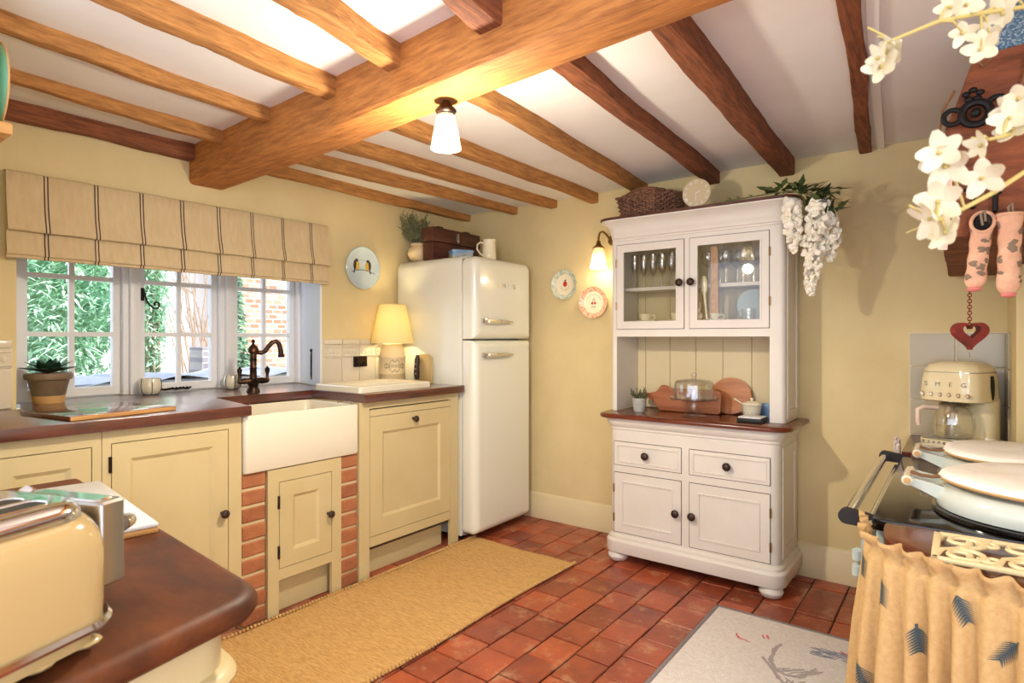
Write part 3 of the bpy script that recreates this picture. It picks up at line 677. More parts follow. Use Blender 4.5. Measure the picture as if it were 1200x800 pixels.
mb = MB(); mb.box(2.73,3.19,2.67,2.775,1.838,1.930,bev=.006); mb.build('lid','darkwood',t)
for x in (2.82,3.08):
    mb = MB(); mb.box(x-.025,x+.025,2.69,2.72,1.930,1.942,bev=.003); mb.build('hinge_block','knob',t)
mb = MB(); mb.box(2.945,2.965,2.660,2.672,1.86,1.91,bev=.002); mb.ell((2.955,2.659,1.86),(.009,.006,.012),8,6); mb.build('clasp','steel',t)
t = thing('printed_tin','small pale blue printed tin in front of the dark chest','tin',(2.86,2.56,1.72))
mb = MB(); rz = Matrix.Rotation(math.radians(-32),3,'Z'); mb.box(2.80,2.935,2.51,2.61,1.722,1.775,bev=.005,rot=rz); mb.build('tin_body','bluetin',t)
mb = MB(); mb.box(2.797,2.938,2.507,2.613,1.764,1.780,bev=.004,rot=rz); mb.build('tin_lid','bluetin',t)
mb = MB()
for i in range(9):
    p = Vector((2.8675,2.56,1.742))+rz@Vector((-.058+.0145*i,-.0508,R.uniform(-.01,.012))); mb.ell(p,(.005,.0015,.006),6,4,rot=rz)
for i in range(5):
    p = Vector((2.8675,2.56,1.742))+rz@Vector((-.0683,-.036+.018*i,R.uniform(-.01,.012))); mb.ell(p,(.0015,.005,.006),6,4,rot=rz)
mb.build('flower_print','yellowdab',t)
t = thing('milk_jug','plain cream pouring jug at the right of the fridge top','jug',(3.02,2.45,1.72))
mb = MB(); jx,jy=3.02,2.45
rr=[]
for r,z,sp in ((.041,0,0),(.046,.006,0),(.046,.04,0),(.043,.09,0),(.041,.112,.004),(.043,.130,.014),(.045,.136,.020),(.042,.134,.018),(.038,.11,.004),(.039,.03,0)):
    rr.append([(jx+r*math.cos(2*PI*i/28)+(sp if 1 else 0)*max(0,math.cos(2*PI*i/28))**6, jy+r*math.sin(2*PI*i/28), 1.722+z) for i in range(28)])
mb.rings(rr); mb.build('jug_body','creamplate',t)
mb = MB(); mb.tube([(jx-.032,jy+.022,1.832),(jx-.048,jy+.034,1.840),(jx-.064,jy+.046,1.825),(jx-.066,jy+.048,1.795),(jx-.052,jy+.036,1.768),(jx-.034,jy+.022,1.752)],.0055,8); mb.build('handle','creamplate',t)
# ------------------------------------------------------------------ blind
t = thing('roman_blind','cream linen roman blind with paired dark stripes above the window','blind',(1.4125,2.95,1.7))
mb = MB(); X0,X1=.672,2.145
def bl(prof, sag):
    nx = 60; rr = []
    for j in range(len(prof)):
        y,z = prof[j]; rr.append([(X0+(X1-X0)*i/nx, y-.003*math.sin(i*.7+j*.3)-.002*math.sin(i*1.9), z+sag*(.6*math.sin(i*.9)+.4*math.sin(i*.37))) for i in range(nx+1)])
    mb.rings(rr,False,False,closed=False)
bl([(2.985,1.874),(2.955,1.874),(2.948,1.868),(2.945,1.80),(2.936,1.72),(2.918,1.648),(2.919,1.640),(2.925,1.637),(2.955,1.650)],.0012); mb.build('upper_fold','blind',t,recalc=False)
mb = MB(); bl([(2.958,1.665),(2.944,1.655),(2.940,1.60),(2.932,1.552),(2.934,1.545),(2.945,1.543),(2.955,1.56)],.0015); mb.build('lower_fold','blind',t,recalc=False)
mb = MB(); bl([(2.955,1.55),(2.944,1.548),(2.940,1.537),(2.942,1.532),(2.952,1.532),(2.960,1.55)],.001); mb.build('bottom_hem','blind',t,recalc=False)
# ------------------------------------------------------------------ blue plate with two birds
t = thing('wall_plate','pale blue plate painted with two small birds on the window wall','plate',(2.412,2.985,1.655))
mb = MB(); c=(2.412,2.984,1.655); mb.lathe([(.06,.0),(.085,.004),(.128,.020),(.132,.024),(.129,.026),(.088,.012),(.001,.010)],c,48,axis=AX_Y,cap1=False); mb.build('dish','blueplate',t)
mb = MB()
for sx in (-1,1):
    y_=c[1]-.0125
    mb.ell((c[0]+sx*.038,y_,c[2]+.012),(.015,.003,.028),10,6,mi=1); mb.ell((c[0]+sx*.056,y_,c[2]+.016),(.013,.003,.029),10,6); mb.ell((c[0]+sx*.044,y_,c[2]+.044),(.013,.003,.010),8,6); mb.tube([(c[0]+sx*.056,y_,c[2]-.004),(c[0]+sx*.064,y_,c[2]-.034)],.004,5)
mb.tube([(c[0]-.088+.018*i, c[1]-.0135-.008*max(0,(abs(i-5)-4)/1), c[2]-.030+.018*math.sin(PI*i/10)) for i in range(11)],.0018,5)
for i in range(6): mb.ell((c[0]-.020+.008*i,c[1]-.0125,c[2]+.048),(.002,.0015,.0018),5,4)
mb.build('bird_painting',['ink','yellowdab'],t)
# ------------------------------------------------------------------ plates on the dresser wall
def wplate(y,z,r,rim,label,deco):
    t = thing('wall_plate',label,'plate',(3.365,y,z)); c=(3.366,y,z)
    mb = MB(); mb.lathe([(r*.5,0),(r*.62,.003),(r*.94,.016),(r,.020),(r*.985,.022),(r*.68,.0095)],c,48,axis=AX_X,cap1=False,mi=0); mb.lathe([(r*.68,.0095),(r*.62,.007),(r*.001,.0065)],c,48,axis=AX_X,cap0=False,cap1=False,mi=1); mb.build('dish',[rim,'creamplate'],t)
    mb = MB(); X=3.366-.0085; deco(mb,X,y,z); mb.build('fruit_painting',['cherry','ink'],t)
def d1_(mb,X,y,z):
    mb.ell((X,y-.002,z+.004),(.002,.016,.018),12,8); mb.tube([(X,y,z+.018),(X,y-.006,z+.034)],.0016,5,mi=1)
    mb.ell((X,y-.004,z+.028),(.0015,.008,.004),8,5,mi=1)
    for i in range(9): a=PI*1.1+PI*.8*i/8; mb.ell((X,y-.034*math.cos(a),z+.036*math.sin(a)),(.0015,.0022,.0022),5,4,mi=1)
def d2_(mb,X,y,z):
    for s_ in (-1,1):
        mb.ell((X,y+s_*.010,z-.006),(.002,.008,.008),10,6); mb.tube([(X,y+s_*.010,z),(X,y+s_*.004,z+.016),(X,y,z+.026)],.0012,5,mi=1)
    for i in range(15): a=PI*.1+PI*.8*i/14; mb.ell((X,y-.052*math.cos(a),z+.050*math.sin(a)),(.0015,.0022,.0022),5,4,mi=1)
    for i in range(6): mb.ell((X,y-.014+.0056*i,z-.030),(.0015,.0018,.003),5,4,mi=1)
wplate(2.083,1.572,.100,'greenrim','pale green rimmed plate with one red fruit on the wall beside the fridge',d1_)
wplate(1.868,1.448,.103,'pinkrim','pink rimmed plate with two cherries on the wall beside the dresser',d2_)
# ------------------------------------------------------------------ wall light
t = thing('wall_light','lit brass wall light with white glass shade left of the dresser','wall light',(3.365,1.72,1.82))
mb = MB(); mb.lathe([(.034,0),(.034,.006),(.022,.014),(.010,.018)],(3.369,1.735,1.83),24,axis=AX_X); mb.build('back_plate','brass',t)
mb = MB(); mb.tube([(3.355,1.735,1.83),(3.33,1.742,1.835),(3.305,1.752,1.862),(3.29,1.765,1.878),(3.278,1.778,1.872),(3.27,1.784,1.845),(3.27,1.785,1.815)],.006,10); mb.build('arm','brass',t)
mb = MB(); mb.lathe([(.012,.075),(.014,.055),(.022,.045),(.034,.035),(.037,.03),(.033,.03)],(3.27,1.785,1.745),24); mb.build('gallery','brass',t)
mb = MB(); mb.lathe([(.028,.03),(.036,.0),(.047,-.06),(.054,-.095),(.052,-.095),(.045,-.06),(.034,0),(.026,.03)],(3.27,1.785,1.745),32,cap0=False,cap1=False); mb.build('shade','frostglass',t)
mb = MB(); mb.ell((3.27,1.785,1.70),(.024,.024,.034)); mb.build('bulb','whitebulb',t)
# ------------------------------------------------------------------ ceiling lamp
t = thing('ceiling_lamp','ribbed clear glass bell lamp hanging under the main beam','ceiling lamp',(1.385,1.30,1.97))
px_,py_=1.385,1.30
mb = MB(); mb.lathe([(.012,.0),(.012,-.014),(.02,-.018),(.022,-.026),(.03,-.030),(.034,-.038),(.030,-.044),(.024,-.046),(.022,-.055)],(px_,py_,1.975),24); mb.build('gallery','bronze',t)
mb = MB(); P=[(.021,-.046),(.028,-.055),(.036,-.09),(.042,-.125),(.046,-.150),(.047,-.158),(.045,-.158),(.0445,-.15),(.0405,-.125),(.0345,-.09),(.0265,-.055)]
mb.lathe(P,(px_,py_,1.975),72,ribs=24,rib=.02,cap0=False,cap1=False); mb.build('shade','ribglass',t)
mb = MB(); mb.ell((px_,py_,1.89),(.016,.016,.024)); mb.build('bulb','bulb',t)
# ------------------------------------------------------------------ dresser
t = thing('kitchen_dresser','off white kitchen dresser with glazed top, wooden top and bun feet','dresser',(3.16,1.12,0)); DR = t
def plan(xf,xb,y0,y1,r,n=7):
    return [(xb,y0)]+[(xf+r-r*math.sin(PI/2*i/n), y0+r-r*math.cos(PI/2*i/n)) for i in range(n+1)]+[(xf+r-r*math.cos(PI/2*i/n), y1-r+r*math.sin(PI/2*i/n)) for i in range(n+1)]+[(xb,y1)]
def sweep(mb, secs, y0,y1,xb=3.345,mi=0):   # secs: (projection, z): a moulding that follows the rounded plan
    mb.rings([[(x,y,z) for x,y in plan(XB-p,xb,y0-p,y1+p,.055+p*.6)] for p,z in secs],mi=mi)
XB = 2.962; FXB = lambda u,v,w: (XB-w,u,v); XH = 3.06; FXH = lambda u,v,w: (XH-w,u,v)
mb = MB()
sweep(mb,[(0,.15),(0,.72),(.004,.725),(.004,.735),(.014,.745),(.022,.765),(.026,.785)],.672,1.555)
mb.build('base_carcase','dresser',t,ang=30)
mb = MB(); sweep(mb,[(.022,.055),(.024,.06),(.024,.115),(.018,.125),(.014,.128),(.012,.14),(.0,.152)],.672,1.555); mb.build('plinth','dresser',t,ang=30)
for y in (.715,1.512):
    for x in (2.995,3.29):
        mb = MB(); mb.lathe([(.036,0),(.048,.008),(.056,.026),(.050,.046),(.040,.056)],(x,y,0),28); mb.build('bun_foot','dresser',t)
mb = MB(); sweep(mb,[(.050,.785),(.056,.789),(.058,.798),(.054,.806),(.048,.8095)],.672,1.555); mb.build('wooden_top','redwood',t)
def knob_x(y,z,x,parent,r=.020):
    mb = MB(); mb.lathe([(.009,0),(.008,.012),(.014,.017),(r,.026),(r*1.02,.032),(.014,.040),(.002,.043)],(x,y,z),20,axis=AX_X); return mb.build('knob','knob',parent)
def hinge_x(y,z,x,parent):
    mb = MB(); mb.tube([(x-.003,y,z-.022),(x-.003,y,z+.022)],.005,8); return mb.build('hinge','brass',parent)
def gap(parent,u0,u1,v0,v1,x):
    mb = MB(); e=.003
    for a in ((u0-e,u0,v0-e,v1+e),(u1,u1+e,v0-e,v1+e),(u0,u1,v0-e,v0),(u0,u1,v1,v1+e)): mb.box(x-.0012,x,a[0],a[1],a[2],a[3])
    mb.build('shadow_gap','cabshadow',parent,smooth=False)
for y0,y1 in ((1.141,1.517),(.712,1.096)):
    gap(t,y0,y1,.53,.656,XB); mb = MB(); mb.panel(FXB,y0,y1,.53,.656,-.016,.003,.012,.008,.008,step=.003); o = mb.build('drawer','dresser',t,ang=25); knob_x((y0+y1)/2,.596,XB-.0,o)
    gap(t,y0,y1,.164,.487,XB); mb = MB(); mb.panel(FXB,y0,y1,.164,.487,-.022,.003,.042,.014,.012,step=.004); o = mb.build('door','dresser',t,ang=25); knob_x(1.163 if y0>1 else 1.078,.323,XB,o)
    for z in (.40,.24): hinge_x(y1+.003 if y0>1 else y0-.003,z,XB,t)
mb = MB(); mb.frame(lambda u,v,w:(u,.6735-w,v),3.03,3.32,.17,.70,0,.006,.05); mb.build('end_panel','dresser',t,ang=25)
# upper part
Y0,Y1=.668,1.585
mb = MB()
rc=.026
mb.prism([(3.345,.737),(XH,.737)]+[(XH+rc-rc*math.cos(PI/2*i/6),Y0+rc-rc*math.sin(PI/2*i/6)) for i in range(7)]+[(3.345,Y0)],.811,1.78); mb.prism([(3.345,1.553),(XH,1.553),(XH,Y1-.008),(XH+.008,Y1),(3.345,Y1)],.811,1.78)
mb.box(XH+.02,3.335,.737,1.553,1.268,1.3045); mb.box(XH,3.345,.737,1.553,1.228,1.268); mb.box(XH,3.345,.737,1.553,1.744,1.782); mb.box(XH,XH+.02,1.133,1.161,1.268,1.744)
mb.build('upper_carcase','dresser',t,ang=25)
mb = MB(); mb.box(3.335,3.345,.70,1.56,.811,1.78); y=.74
while y<1.55: mb.box(3.329,3.336,y+.0015,min(y+.152,1.553)-.0015,.811,1.745,bev=.002,seg=1); y+=.152
mb.build('boarded_back','dresserback',t)
mb = MB()
def plan2(p): return [(x,y) for x,y in plan(XH-p,3.35,Y0-p,Y1+p,.03+p*.8)]
mb.rings([[(x,y,z) for x,y in plan2(p)] for p,z in ((.0,1.765),(.004,1.768),(.004,1.776),(.010,1.782),(.012,1.80),(.014,1.803),(.016,1.82),(.022,1.838),(.036,1.855),(.058,1.868),(.064,1.872),(.064,1.878))]); mb.build('cornice','dresser',t,ang=30)
mb = MB(); mb.rings([[(x,y,z) for x,y in plan2(p)] for p,z in ((.066,1.878),(.070,1.882),(.070,1.890),(.064,1.893))]); mb.build('cornice_top','darkwood',t)
mb = MB(); mb.frame(lambda u,v,w:(u,Y0+.0005-w,v),3.10,3.335,.83,1.75,0,.006,.04); mb.build('upper_end_panel','dresser',t,ang=25)
mb = MB(); mb.box(3.14,3.33,.737,1.553,1.487,1.506); mb.build('glass_shelf','dresser',t)
for y0,y1,ky in ((1.163,1.551,1.178),(.739,1.131,1.117)):
    mb = MB(); mb.frame(FXH,y0,y1,1.271,1.741,-.012,.004,.040); mb.frame(FXH,y0+.034,y1-.034,1.305,1.707,-.004,.007,.008); o = mb.build('glazed_door','dresser',t,ang=25)
    gap(o,y0,y1,1.271,1.741,XH); p = MB(); p.box(XH+.0025,XH+.0055,y0+.038,y1-.038,1.309,1.703); p.build('pane','cabglass',o)
    knob_x(ky,1.512,XH-.004,o)
    for z in (1.40,1.64): hinge_x(y1+.003 if y0>1 else y0-.003,z,XH,t)
# ------------------------------------------------------------------ in the glazed cupboard
def glassware(kind,x,y,z,label,group,first):
    t = thing(kind,label,'glass',(x,y,z),0,group)
    mb = MB()
    if kind=='champagne_flute': mb.lathe([(.028,0),(.027,.002),(.004,.006),(.0035,.07),(.012,.085),(.020,.11),(.0225,.15),(.020,.19),(.019,.19),(.0215,.15),(.019,.11),(.011,.088)],(x,y,z),20,cap1=False)
    else: mb.lathe([(.033,0),(.032,.002),(.005,.006),(.004,.085),(.015,.092),(.034,.115),(.039,.14),(.034,.175),(.033,.175),(.037,.14),(.032,.116),(.014,.095)],(x,y,z),20,cap1=False)
    mb.build('glass','clear',t); return t
ORD=('first','second','third','fourth','fifth','sixth')
def glassrow(kind,word,group,rows):
    f=None
    for rowname,x,ys in rows:
        for i,y in enumerate(ys):
            if f is None: f=glassware(kind,0,0,0,'x',group,1); o=f
            else: o=copy_tree(f)
            o.location=(x,y,1.507); o['label']='clear %s, %s from left in the %s row'%(word,ORD[i],rowname)
glassrow('champagne_flute','flute behind the left glazed door','flutes behind the left glazed door',(('front',3.18,(1.50,1.445,1.39,1.335,1.28,1.225)),('back',3.25,(1.475,1.415,1.36,1.30,1.245))))
glassrow('wine_glass','wine glass behind the right glazed door','wine glasses behind the right glazed door',(('front',3.185,(1.075,.985,.895,.805)),('back',3.27,(1.04,.95,.865,.785))))
def cup(x,y,z,label,saucer=True,r=.036,h=.05):
    t = thing('tea_cup',label,'cup',(x,y,z)); mb = MB()
    mb.lathe([(r*.5,.008),(r*.7,.012),(r,h),(r*.95,h),(r*.62,.016),(.001,.014)],(x,y,z),24); mb.build('bowl','creamplate',t)
    mb = MB(); mb.tube([(x,y-r*.9,z+h*.85),(x,y-r*1.45,z+h*.85),(x,y-r*1.6,z+h*.55),(x,y-r*1.3,z+h*.3),(x,y-r*.75,z+h*.3)],.0035,6); mb.build('handle','creamplate',t)
    mb = MB(); mb.lathe([(r*.6,.0),(r*1.0,.004),(r*1.8,.012),(r*1.8,.014),(r*.9,.008),(.001,.007)],(x,y,z),28); mb.build('saucer','creamplate',t)
cup(3.16,1.425,1.305,'low white cup on a saucer at the left of the glazed cupboard')
cup(3.15,1.235,1.305,'small white cup on a saucer beside the middle of the glazed cupboard')
cup(3.13,1.02,1.305,'cream cup with a curled handle at the foot of the oak strip',r=.028,h=.044)
t = thing('display_plate','pale grey green plate standing upright behind the right glazed door','plate',(3.30,.86,1.305))
mb = MB(); Rx = Matrix.Rotation(-.18,3,'Y')@AX_X; mb.lathe([(.05,0),(.06,.003),(.083,.016),(.086,.019),(.082,.02),(.058,.010),(.001,.008)],(3.285,.865,1.394),40,axis=Rx,cap1=False); mb.build('dish','blueplate',t)
mb = MB(); mb.tube([(3.24,.865,1.309),(3.305,.865,1.312),(3.318,.865,1.396)],.004,6); mb.tube([(3.24,.83,1.309),(3.24,.90,1.309)],.004,6); mb.build('stand','knob',t)
t = thing('glass_tankard','small clear glass mug in front of the upright plate','mug',(3.17,.865,1.305))
mb = MB(); mb.lathe([(.03,0),(.033,.004),(.034,.065),(.032,.065),(.030,.01),(.001,.008)],(3.17,.865,1.305),24); mb.build('bowl','clear',t); mb = MB(); mb.tube([(3.17,.897,1.358),(3.17,.918,1.354),(3.17,.918,1.330),(3.17,.898,1.322)],.005,6); mb.build('handle','clear',t)
t = thing('cream_figurine','small cream seated rabbit ornament at the left of the right glazed door','ornament',(3.13,1.075,1.305))
mb = MB(); mb.ell((3.10,1.098,1.333),(.022,.020,.026),14,10); mb.ell((3.092,1.098,1.368),(.014,.013,.015),12,8); mb.ell((3.098,1.104,1.392),(.004,.005,.018),8,6); mb.ell((3.098,1.092,1.392),(.004,.005,.018),8,6); mb.ell((3.085,1.088,1.314),(.010,.007,.007),8,6); mb.ell((3.085,1.108,1.314),(.010,.007,.007),8,6); mb.build('rabbit_body','creamplate',t)
mb = MB(); mb.prism([(1.00,1.3055),(1.045,1.3055),(1.04,1.696),(1.005,1.696)],3.115,3.132,bev=.002,plane='x'); tag(mb.build('oak_paddle','oakpale',loc=(3.31,1.02,1.305)),'long narrow oak paddle standing upright in front of the cupboard shelf','paddle')
t = thing('serving_spoon','cream ceramic serving spoon standing left of the oak paddle','spoon',(3.29,1.075,1.305))
mb = MB(); mb.tube([(3.118,1.06,1.312),(3.118,1.07,1.406),(3.118,1.075,1.456)],[.006,.006,.008],8); mb.build('handle','creamplate',t)
mb = MB(); mb.ell((3.118,1.077,1.496),(.008,.019,.052),12,10); mb.build('bowl','creamplate',t)
# ------------------------------------------------------------------ on the dresser worktop
ZT=.8098
t = thing('herb_pot','small grey green herb in a pale grey pot at the dresser left','plant pot',(3.10,1.435,ZT))
mb = MB(); mb.lathe([(.030,0),(.032,.003),(.039,.066),(.041,.067),(.041,.076),(.037,.076),(.034,.06)],(3.10,1.435,ZT),28); mb.build('pot','greypot',t)
mb = MB()
for i in range(34):
    a=R.uniform(0,6.28); el=R.uniform(.4,1.4); b=Vector((3.10+.015*math.cos(a),1.435+.015*math.sin(a),ZT+.07)); d=Vector((math.cos(a)*math.cos(el),math.sin(a)*math.cos(el),math.sin(el)))
    ln=R.uniform(.03,.065); mb.tube([b,b+d*ln],.001,4)
    for k in range(6): mb.leaf(b+d*ln*(.3+.7*k/5),d+Vector((R.uniform(-.9,.9),R.uniform(-.9,.9),R.uniform(-.3,.6))),(0,0,1),.018,.007)
mb.build('leaves','sage',t)
t = thing('cake_stand','clear glass domed cake stand in the middle of the dresser','cake stand',(3.075,1.115,ZT)); cx,cy=3.075,1.115
mb = MB(); mb.lathe([(.060,0),(.062,.003),(.050,.012),(.030,.030),(.020,.055),(.022,.075),(.030,.083),(.118,.088),(.127,.100),(.125,.101),(.115,.093),(.001,.090)],(cx,cy,ZT),48,ribs=8,rib=.04); mb.build('stand','clear',t)
mb = MB(); mb.lathe([(.101,.092),(.101,.165),(.098,.178),(.088,.188),(.05,.195),(.012,.197),(.010,.205),(.016,.215),(.014,.226),(.001,.230)],(cx,cy,ZT),48,cap0=False); mb.lathe([(.0985,.092),(.0985,.165),(.0955,.176),(.086,.185),(.05,.192),(.001,.193)],(cx,cy,ZT),48,cap0=False); mb.build('dome','clear',t)
def boardm(outline,x,lean,m,name,label):
    mb = MB(); mb.prism(outline,x,x+.016,bev=.004,plane='x'); q=Matrix.Rotation(lean,3,'Y'); ZL=math.sin(lean)*.0165
    for v in mb.bm.verts: p=v.co-Vector((x,0,ZT)); v.co=Vector((x,0,ZT+ZL))+q@p
    tag(mb.build(name,m,loc=(x,outline[0][0],ZT)),label,'chopping board')
boardm([(.99+.11*math.cos(a)*1.0+.0, ZT+.0988+.098*math.sin(a)) if not False else 0 for a in [2*PI*i/40 for i in range(40)]],3.262,.2,'boardwood2','round_board','large rounded wooden board leaning behind the cake stand')
z=ZT; o1=[(1.02,z+.012),(1.032,z)]+[(1.36,z),(1.385,z+.03)]+[(1.40,z+.055),(1.43,z+.066),(1.455,z+.062),(1.472,z+.070),(1.475,z+.085),(1.46,z+.097),(1.43,z+.095),(1.39,z+.098),(1.375,z+.112),(1.365,z+.138),(1.35,z+.145),(1.325,z+.142),(1.31,z+.125),(1.20,z+.128),(1.05,z+.130),(1.03,z+.122),(1.02,z+.105)]
boardm(o1,3.206,.14,'boardwood','paddle_board','wooden paddle board with its handle to the left behind the cake stand')
t = thing('tray_box','small black box with a white top at the dresser right','box',(3.05,.815,ZT))
mb = MB(); mb.box(2.99,3.11,.757,.872,ZT+.0005,ZT+.022,bev=.003); mb.build('box_body','blackmatt',t); mb = MB(); mb.box(2.995,3.105,.762,.867,ZT+.0222,ZT+.027,bev=.001); mb.build('top_card','white',t)
t = thing('sugar_pot','small lidded cream sugar pot with a spoon at the dresser right','pot',(3.19,.855,ZT)); cx,cy=3.19,.855
mb = MB(); mb.lathe([(.036,0),(.040,.004),(.043,.03),(.050,.065),(.052,.068),(.049,.069),(.04,.04),(.03,.01)],(cx,cy,ZT),32); mb.build('pot_body','ceramic',t)
mb = MB(); mb.lathe([(.050,.070),(.047,.078),(.025,.086),(.006,.088),(.006,.092),(.010,.098),(.006,.104),(.001,.105)],(cx,cy,ZT),32); mb.build('lid','ceramic',t)
mb = MB(); mb.tube([(cx-.01,cy+.045,ZT+.072),(cx-.02,cy+.075,ZT+.092)],.004,8); mb.ell((cx-.021,cy+.078,ZT+.094),(.006,.006,.006),8,6); mb.build('spoon_handle','ceramic',t)
mb = MB()
for i in range(16):
    a=2*PI*i/16
    for zz in (.03,.048): mb.ell((cx+.0445*math.cos(a+zz*9),cy+.0445*math.sin(a+zz*9),ZT+zz),(.0025,.0025,.0025),5,4)
mb.build('spot_pattern','bluedraw',t)
t = thing('blue_mug','small blue mug tucked behind the sugar pot','mug',(3.27,.80,ZT))
mb = MB(); mb.lathe([(.030,0),(.033,.004),(.036,.07),(.034,.07),(.030,.01),(.001,.008)],(3.27,.80,ZT),28); mb.build('bowl','bluetin',t); mb = MB(); mb.tube([(3.27,.766,ZT+.058),(3.27,.75,ZT+.052),(3.27,.75,ZT+.03),(3.27,.768,ZT+.02)],.005,6); mb.build('handle','bluetin',t)
# ------------------------------------------------------------------ on top of the dresser
t = thing('wicker_basket','brown wicker basket on top of the dresser','basket',(3.17,1.39,1.893)); rz=math.radians(-22)
mb = MB(); q = Matrix.Rotation(rz,3,'Z'); ctr=Vector((3.185,1.40,1.893))
def bpt(u,h):   # walk round the basket
    hx,hy=.105+.02*h,.125+.02*h; p=(u%1)*4; k=int(p); f=p-k
    cs=[(-hx,-hy),(hx,-hy),(hx,hy),(-hx,hy),(-hx,-hy)]; a,b=cs[k],cs[k+1]; return Vector((a[0]+(b[0]-a[0])*f,a[1]+(b[1]-a[1])*f,.008+.122*h))
nrow=11
for j in range(nrow):
    pts=[]
    for i in range(45):
        u=i/44; p=bpt(u,j/(nrow-1)); d=Vector((p.x,p.y,0)).normalized(); w=(.0065 if (i+j)%2 else -.0065)*(0 if i in (0,44) else 1)
        pts.append(ctr+q@(p+d*w+Vector((0,0,.002*math.sin(i*1.7+j)))))
    mb.tube(pts,.0056 if j<nrow-1 else .0085,6)
mb.build('woven_sides','wicker',t)
mb = MB()
for i in range(44): mb.tube([ctr+q@bpt(i/44,0),ctr+q@bpt(i/44,1)],.004,5)
mb.build('stakes','wicker',t)
mb = MB(); mb.box(ctr.x-.1,ctr.x+.1,ctr.y-.12,ctr.y+.12,1.8945,1.903,rot=q,piv=ctr); mb.build('basket_base','wicker',t)
mb = MB(); w0=ctr+q@Vector((-.13,-.075,.145)); 
for i in range(3): mb.tube([ctr+q@(bpt(.25*.0+.02,1)+Vector((-.006,.03+.2*k/8-.0,.012*math.sin(PI*k/8)+.006*i))) for k in range(9)],.006,6)
mb.build('handle','wicker',t)
t = thing('roman_clock','round pale clock with white roman numerals leaning on the dresser top','clock',(3.04,1.085,1.893)); c=(3.035,1.085,1.966)
mb = MB(); mb.lathe([(.0735,.0),(.0745,.004),(.0735,.008)],c,48,axis=AX_X); mb.build('disc','clockdisc',t)
T0=Matrix.Translation(Vector((3.0262,1.085,1.966))-OFF[t.name])
FXT=Matrix(((0,0,-1,0),(-1,0,0,0),(0,1,0,0),(0,0,0,1)))
for i,n_ in enumerate(('XII','I','II','III','IV','V','VI','VII','VIII','IX','X','XI')):
    a=-2*PI*i/12; text_part('numeral',n_,.021,'white',t,T0@FXT@Matrix.Rotation(a,4,'Z')@Matrix.Translation((0,.058,0)),.0008,.75)
for nm,a,ln,w in (('hour_hand',-2*PI*2.1/12,.028,.0028),('minute_hand',-2*PI*31/60,.044,.002)):
    d=Vector((0,math.sin(-a)*-1,math.cos(a))); mb=MB(); p0=Vector((3.0255,1.085,1.966)); mb.tube([p0-d*.006,p0+d*ln*.6,p0+d*ln],[w*.7,w,w*.3],6); mb.build(nm,'white',t)
# ------------------------------------------------------------------ wisteria
t = thing('wisteria_spray','white artificial wisteria with dark leaves hanging from the dresser corner','flowers',(3.04,.60,1.893))
def raceme(top,bot,r0,n,seed):
    r=random.Random(seed); mb=MB(); top=Vector(top); bot=Vector(bot)
    for i in range(n):
        q=(i+.5)/n; c=top.lerp(bot,q); rad=r0*(.7+.5*q if q<.45 else (1.0-.88*((q-.45)/.55)**1.2)); a=r.uniform(0,6.28); k=r.uniform(.55,1)
        p=c+Vector((math.cos(a)*rad*k,math.sin(a)*rad*k,r.uniform(-.008,.008))); s=.0165*(1.1-.4*q)
        for m_ in range(3):
            e=Euler((r.uniform(0,6),r.uniform(0,6),r.uniform(0,6))).to_matrix(); mb.ell(p+e@Vector((s*.5,0,0)),(s,s*.9,s*.42),10,6,rot=e)
    return mb
raceme((2.955,.622,1.845),(2.955,.605,1.622),.040,85,1).build('short_flower_tassel','petal',t)
raceme((2.985,.508,1.835),(2.99,.545,1.415),.052,170,2).build('long_flower_tassel','petal',t)
raceme((3.03,.475,1.78),(3.04,.470,1.57),.042,75,3).build('side_flower_tassel','petal',t)
mb = MB()
for i in range(105):
    y=.765-.33*R.random()**.7; x=2.99+R.uniform(-.04,.09); z=1.897+.028*R.random() if y>.58 else 1.895-.10*R.random()*(.62-y)/.15
    if y>.58: d=Vector((R.uniform(-1,.6),R.uniform(-1,.8),R.uniform(.05,.5)))
    else: d=Vector((R.uniform(-1,.8),R.uniform(-1,.4),R.uniform(-.8,.6)))
    mb.leaf((x,y,z),d,(R.uniform(-.3,.3),R.uniform(-.3,.3),1),R.uniform(.05,.085),R.uniform(.024,.036),fold=.12)
mb.build('leaves','leaf',t)
mb = MB(); mb.tube([(3.00,.93,1.899),(3.0,.84,1.900),(3.0,.70,1.905),(3.0,.61,1.902),(2.985,.57,1.86),(2.985,.56,1.70)],.003,6); mb.tube([(3.0,.62,1.90),(2.99,.54,1.87),(3.0,.53,1.7)],.003,6)
for y in (.90,.86,.80): mb.leaf((3.0,y,1.90),(-.6,.5,.3),(0,0,1),.03,.015)
mb.build('stems','stemgreen',t)
# ------------------------------------------------------------------ rugs
t = thing('straw_rug','long woven straw runner along the sink cabinets','rug',(1.9,2.0,0))
mb = MB(); X0,X1,YA,YB=.85,2.785,1.668,2.372
def rg(u,v):
    x=X0+(X1-X0)*u; y=YA+(YB-YA)*v; e=min(u*(X1-X0),(1-u)*(X1-X0),v*(YB-YA),(1-v)*(YB-YA))
    return (x+.006*math.sin(9*v)*(u>.5), y+.006*math.sin(11*u)*(1-v), .0125+.0022*math.sin(7*x+3*y)+.0012*math.sin(23*x) if e>.004 else .001)
mb.surf(rg,90,40); x=X0
while x<X1:
    for v in (0,1): p=rg((x-X0)/(X1-X0),v); mb.ell((p[0],p[1],.010),(.0075,.010,.008),6,4)
    x+=.0165
mb.build('woven_field','straw',t,ang=80)
t = thing('pale_rug','pale beige rug with grey binding and a sketched animal print','rug',(2.2,.5,0))
X0,X1,YA,YB=1.15,2.725,.135,.885
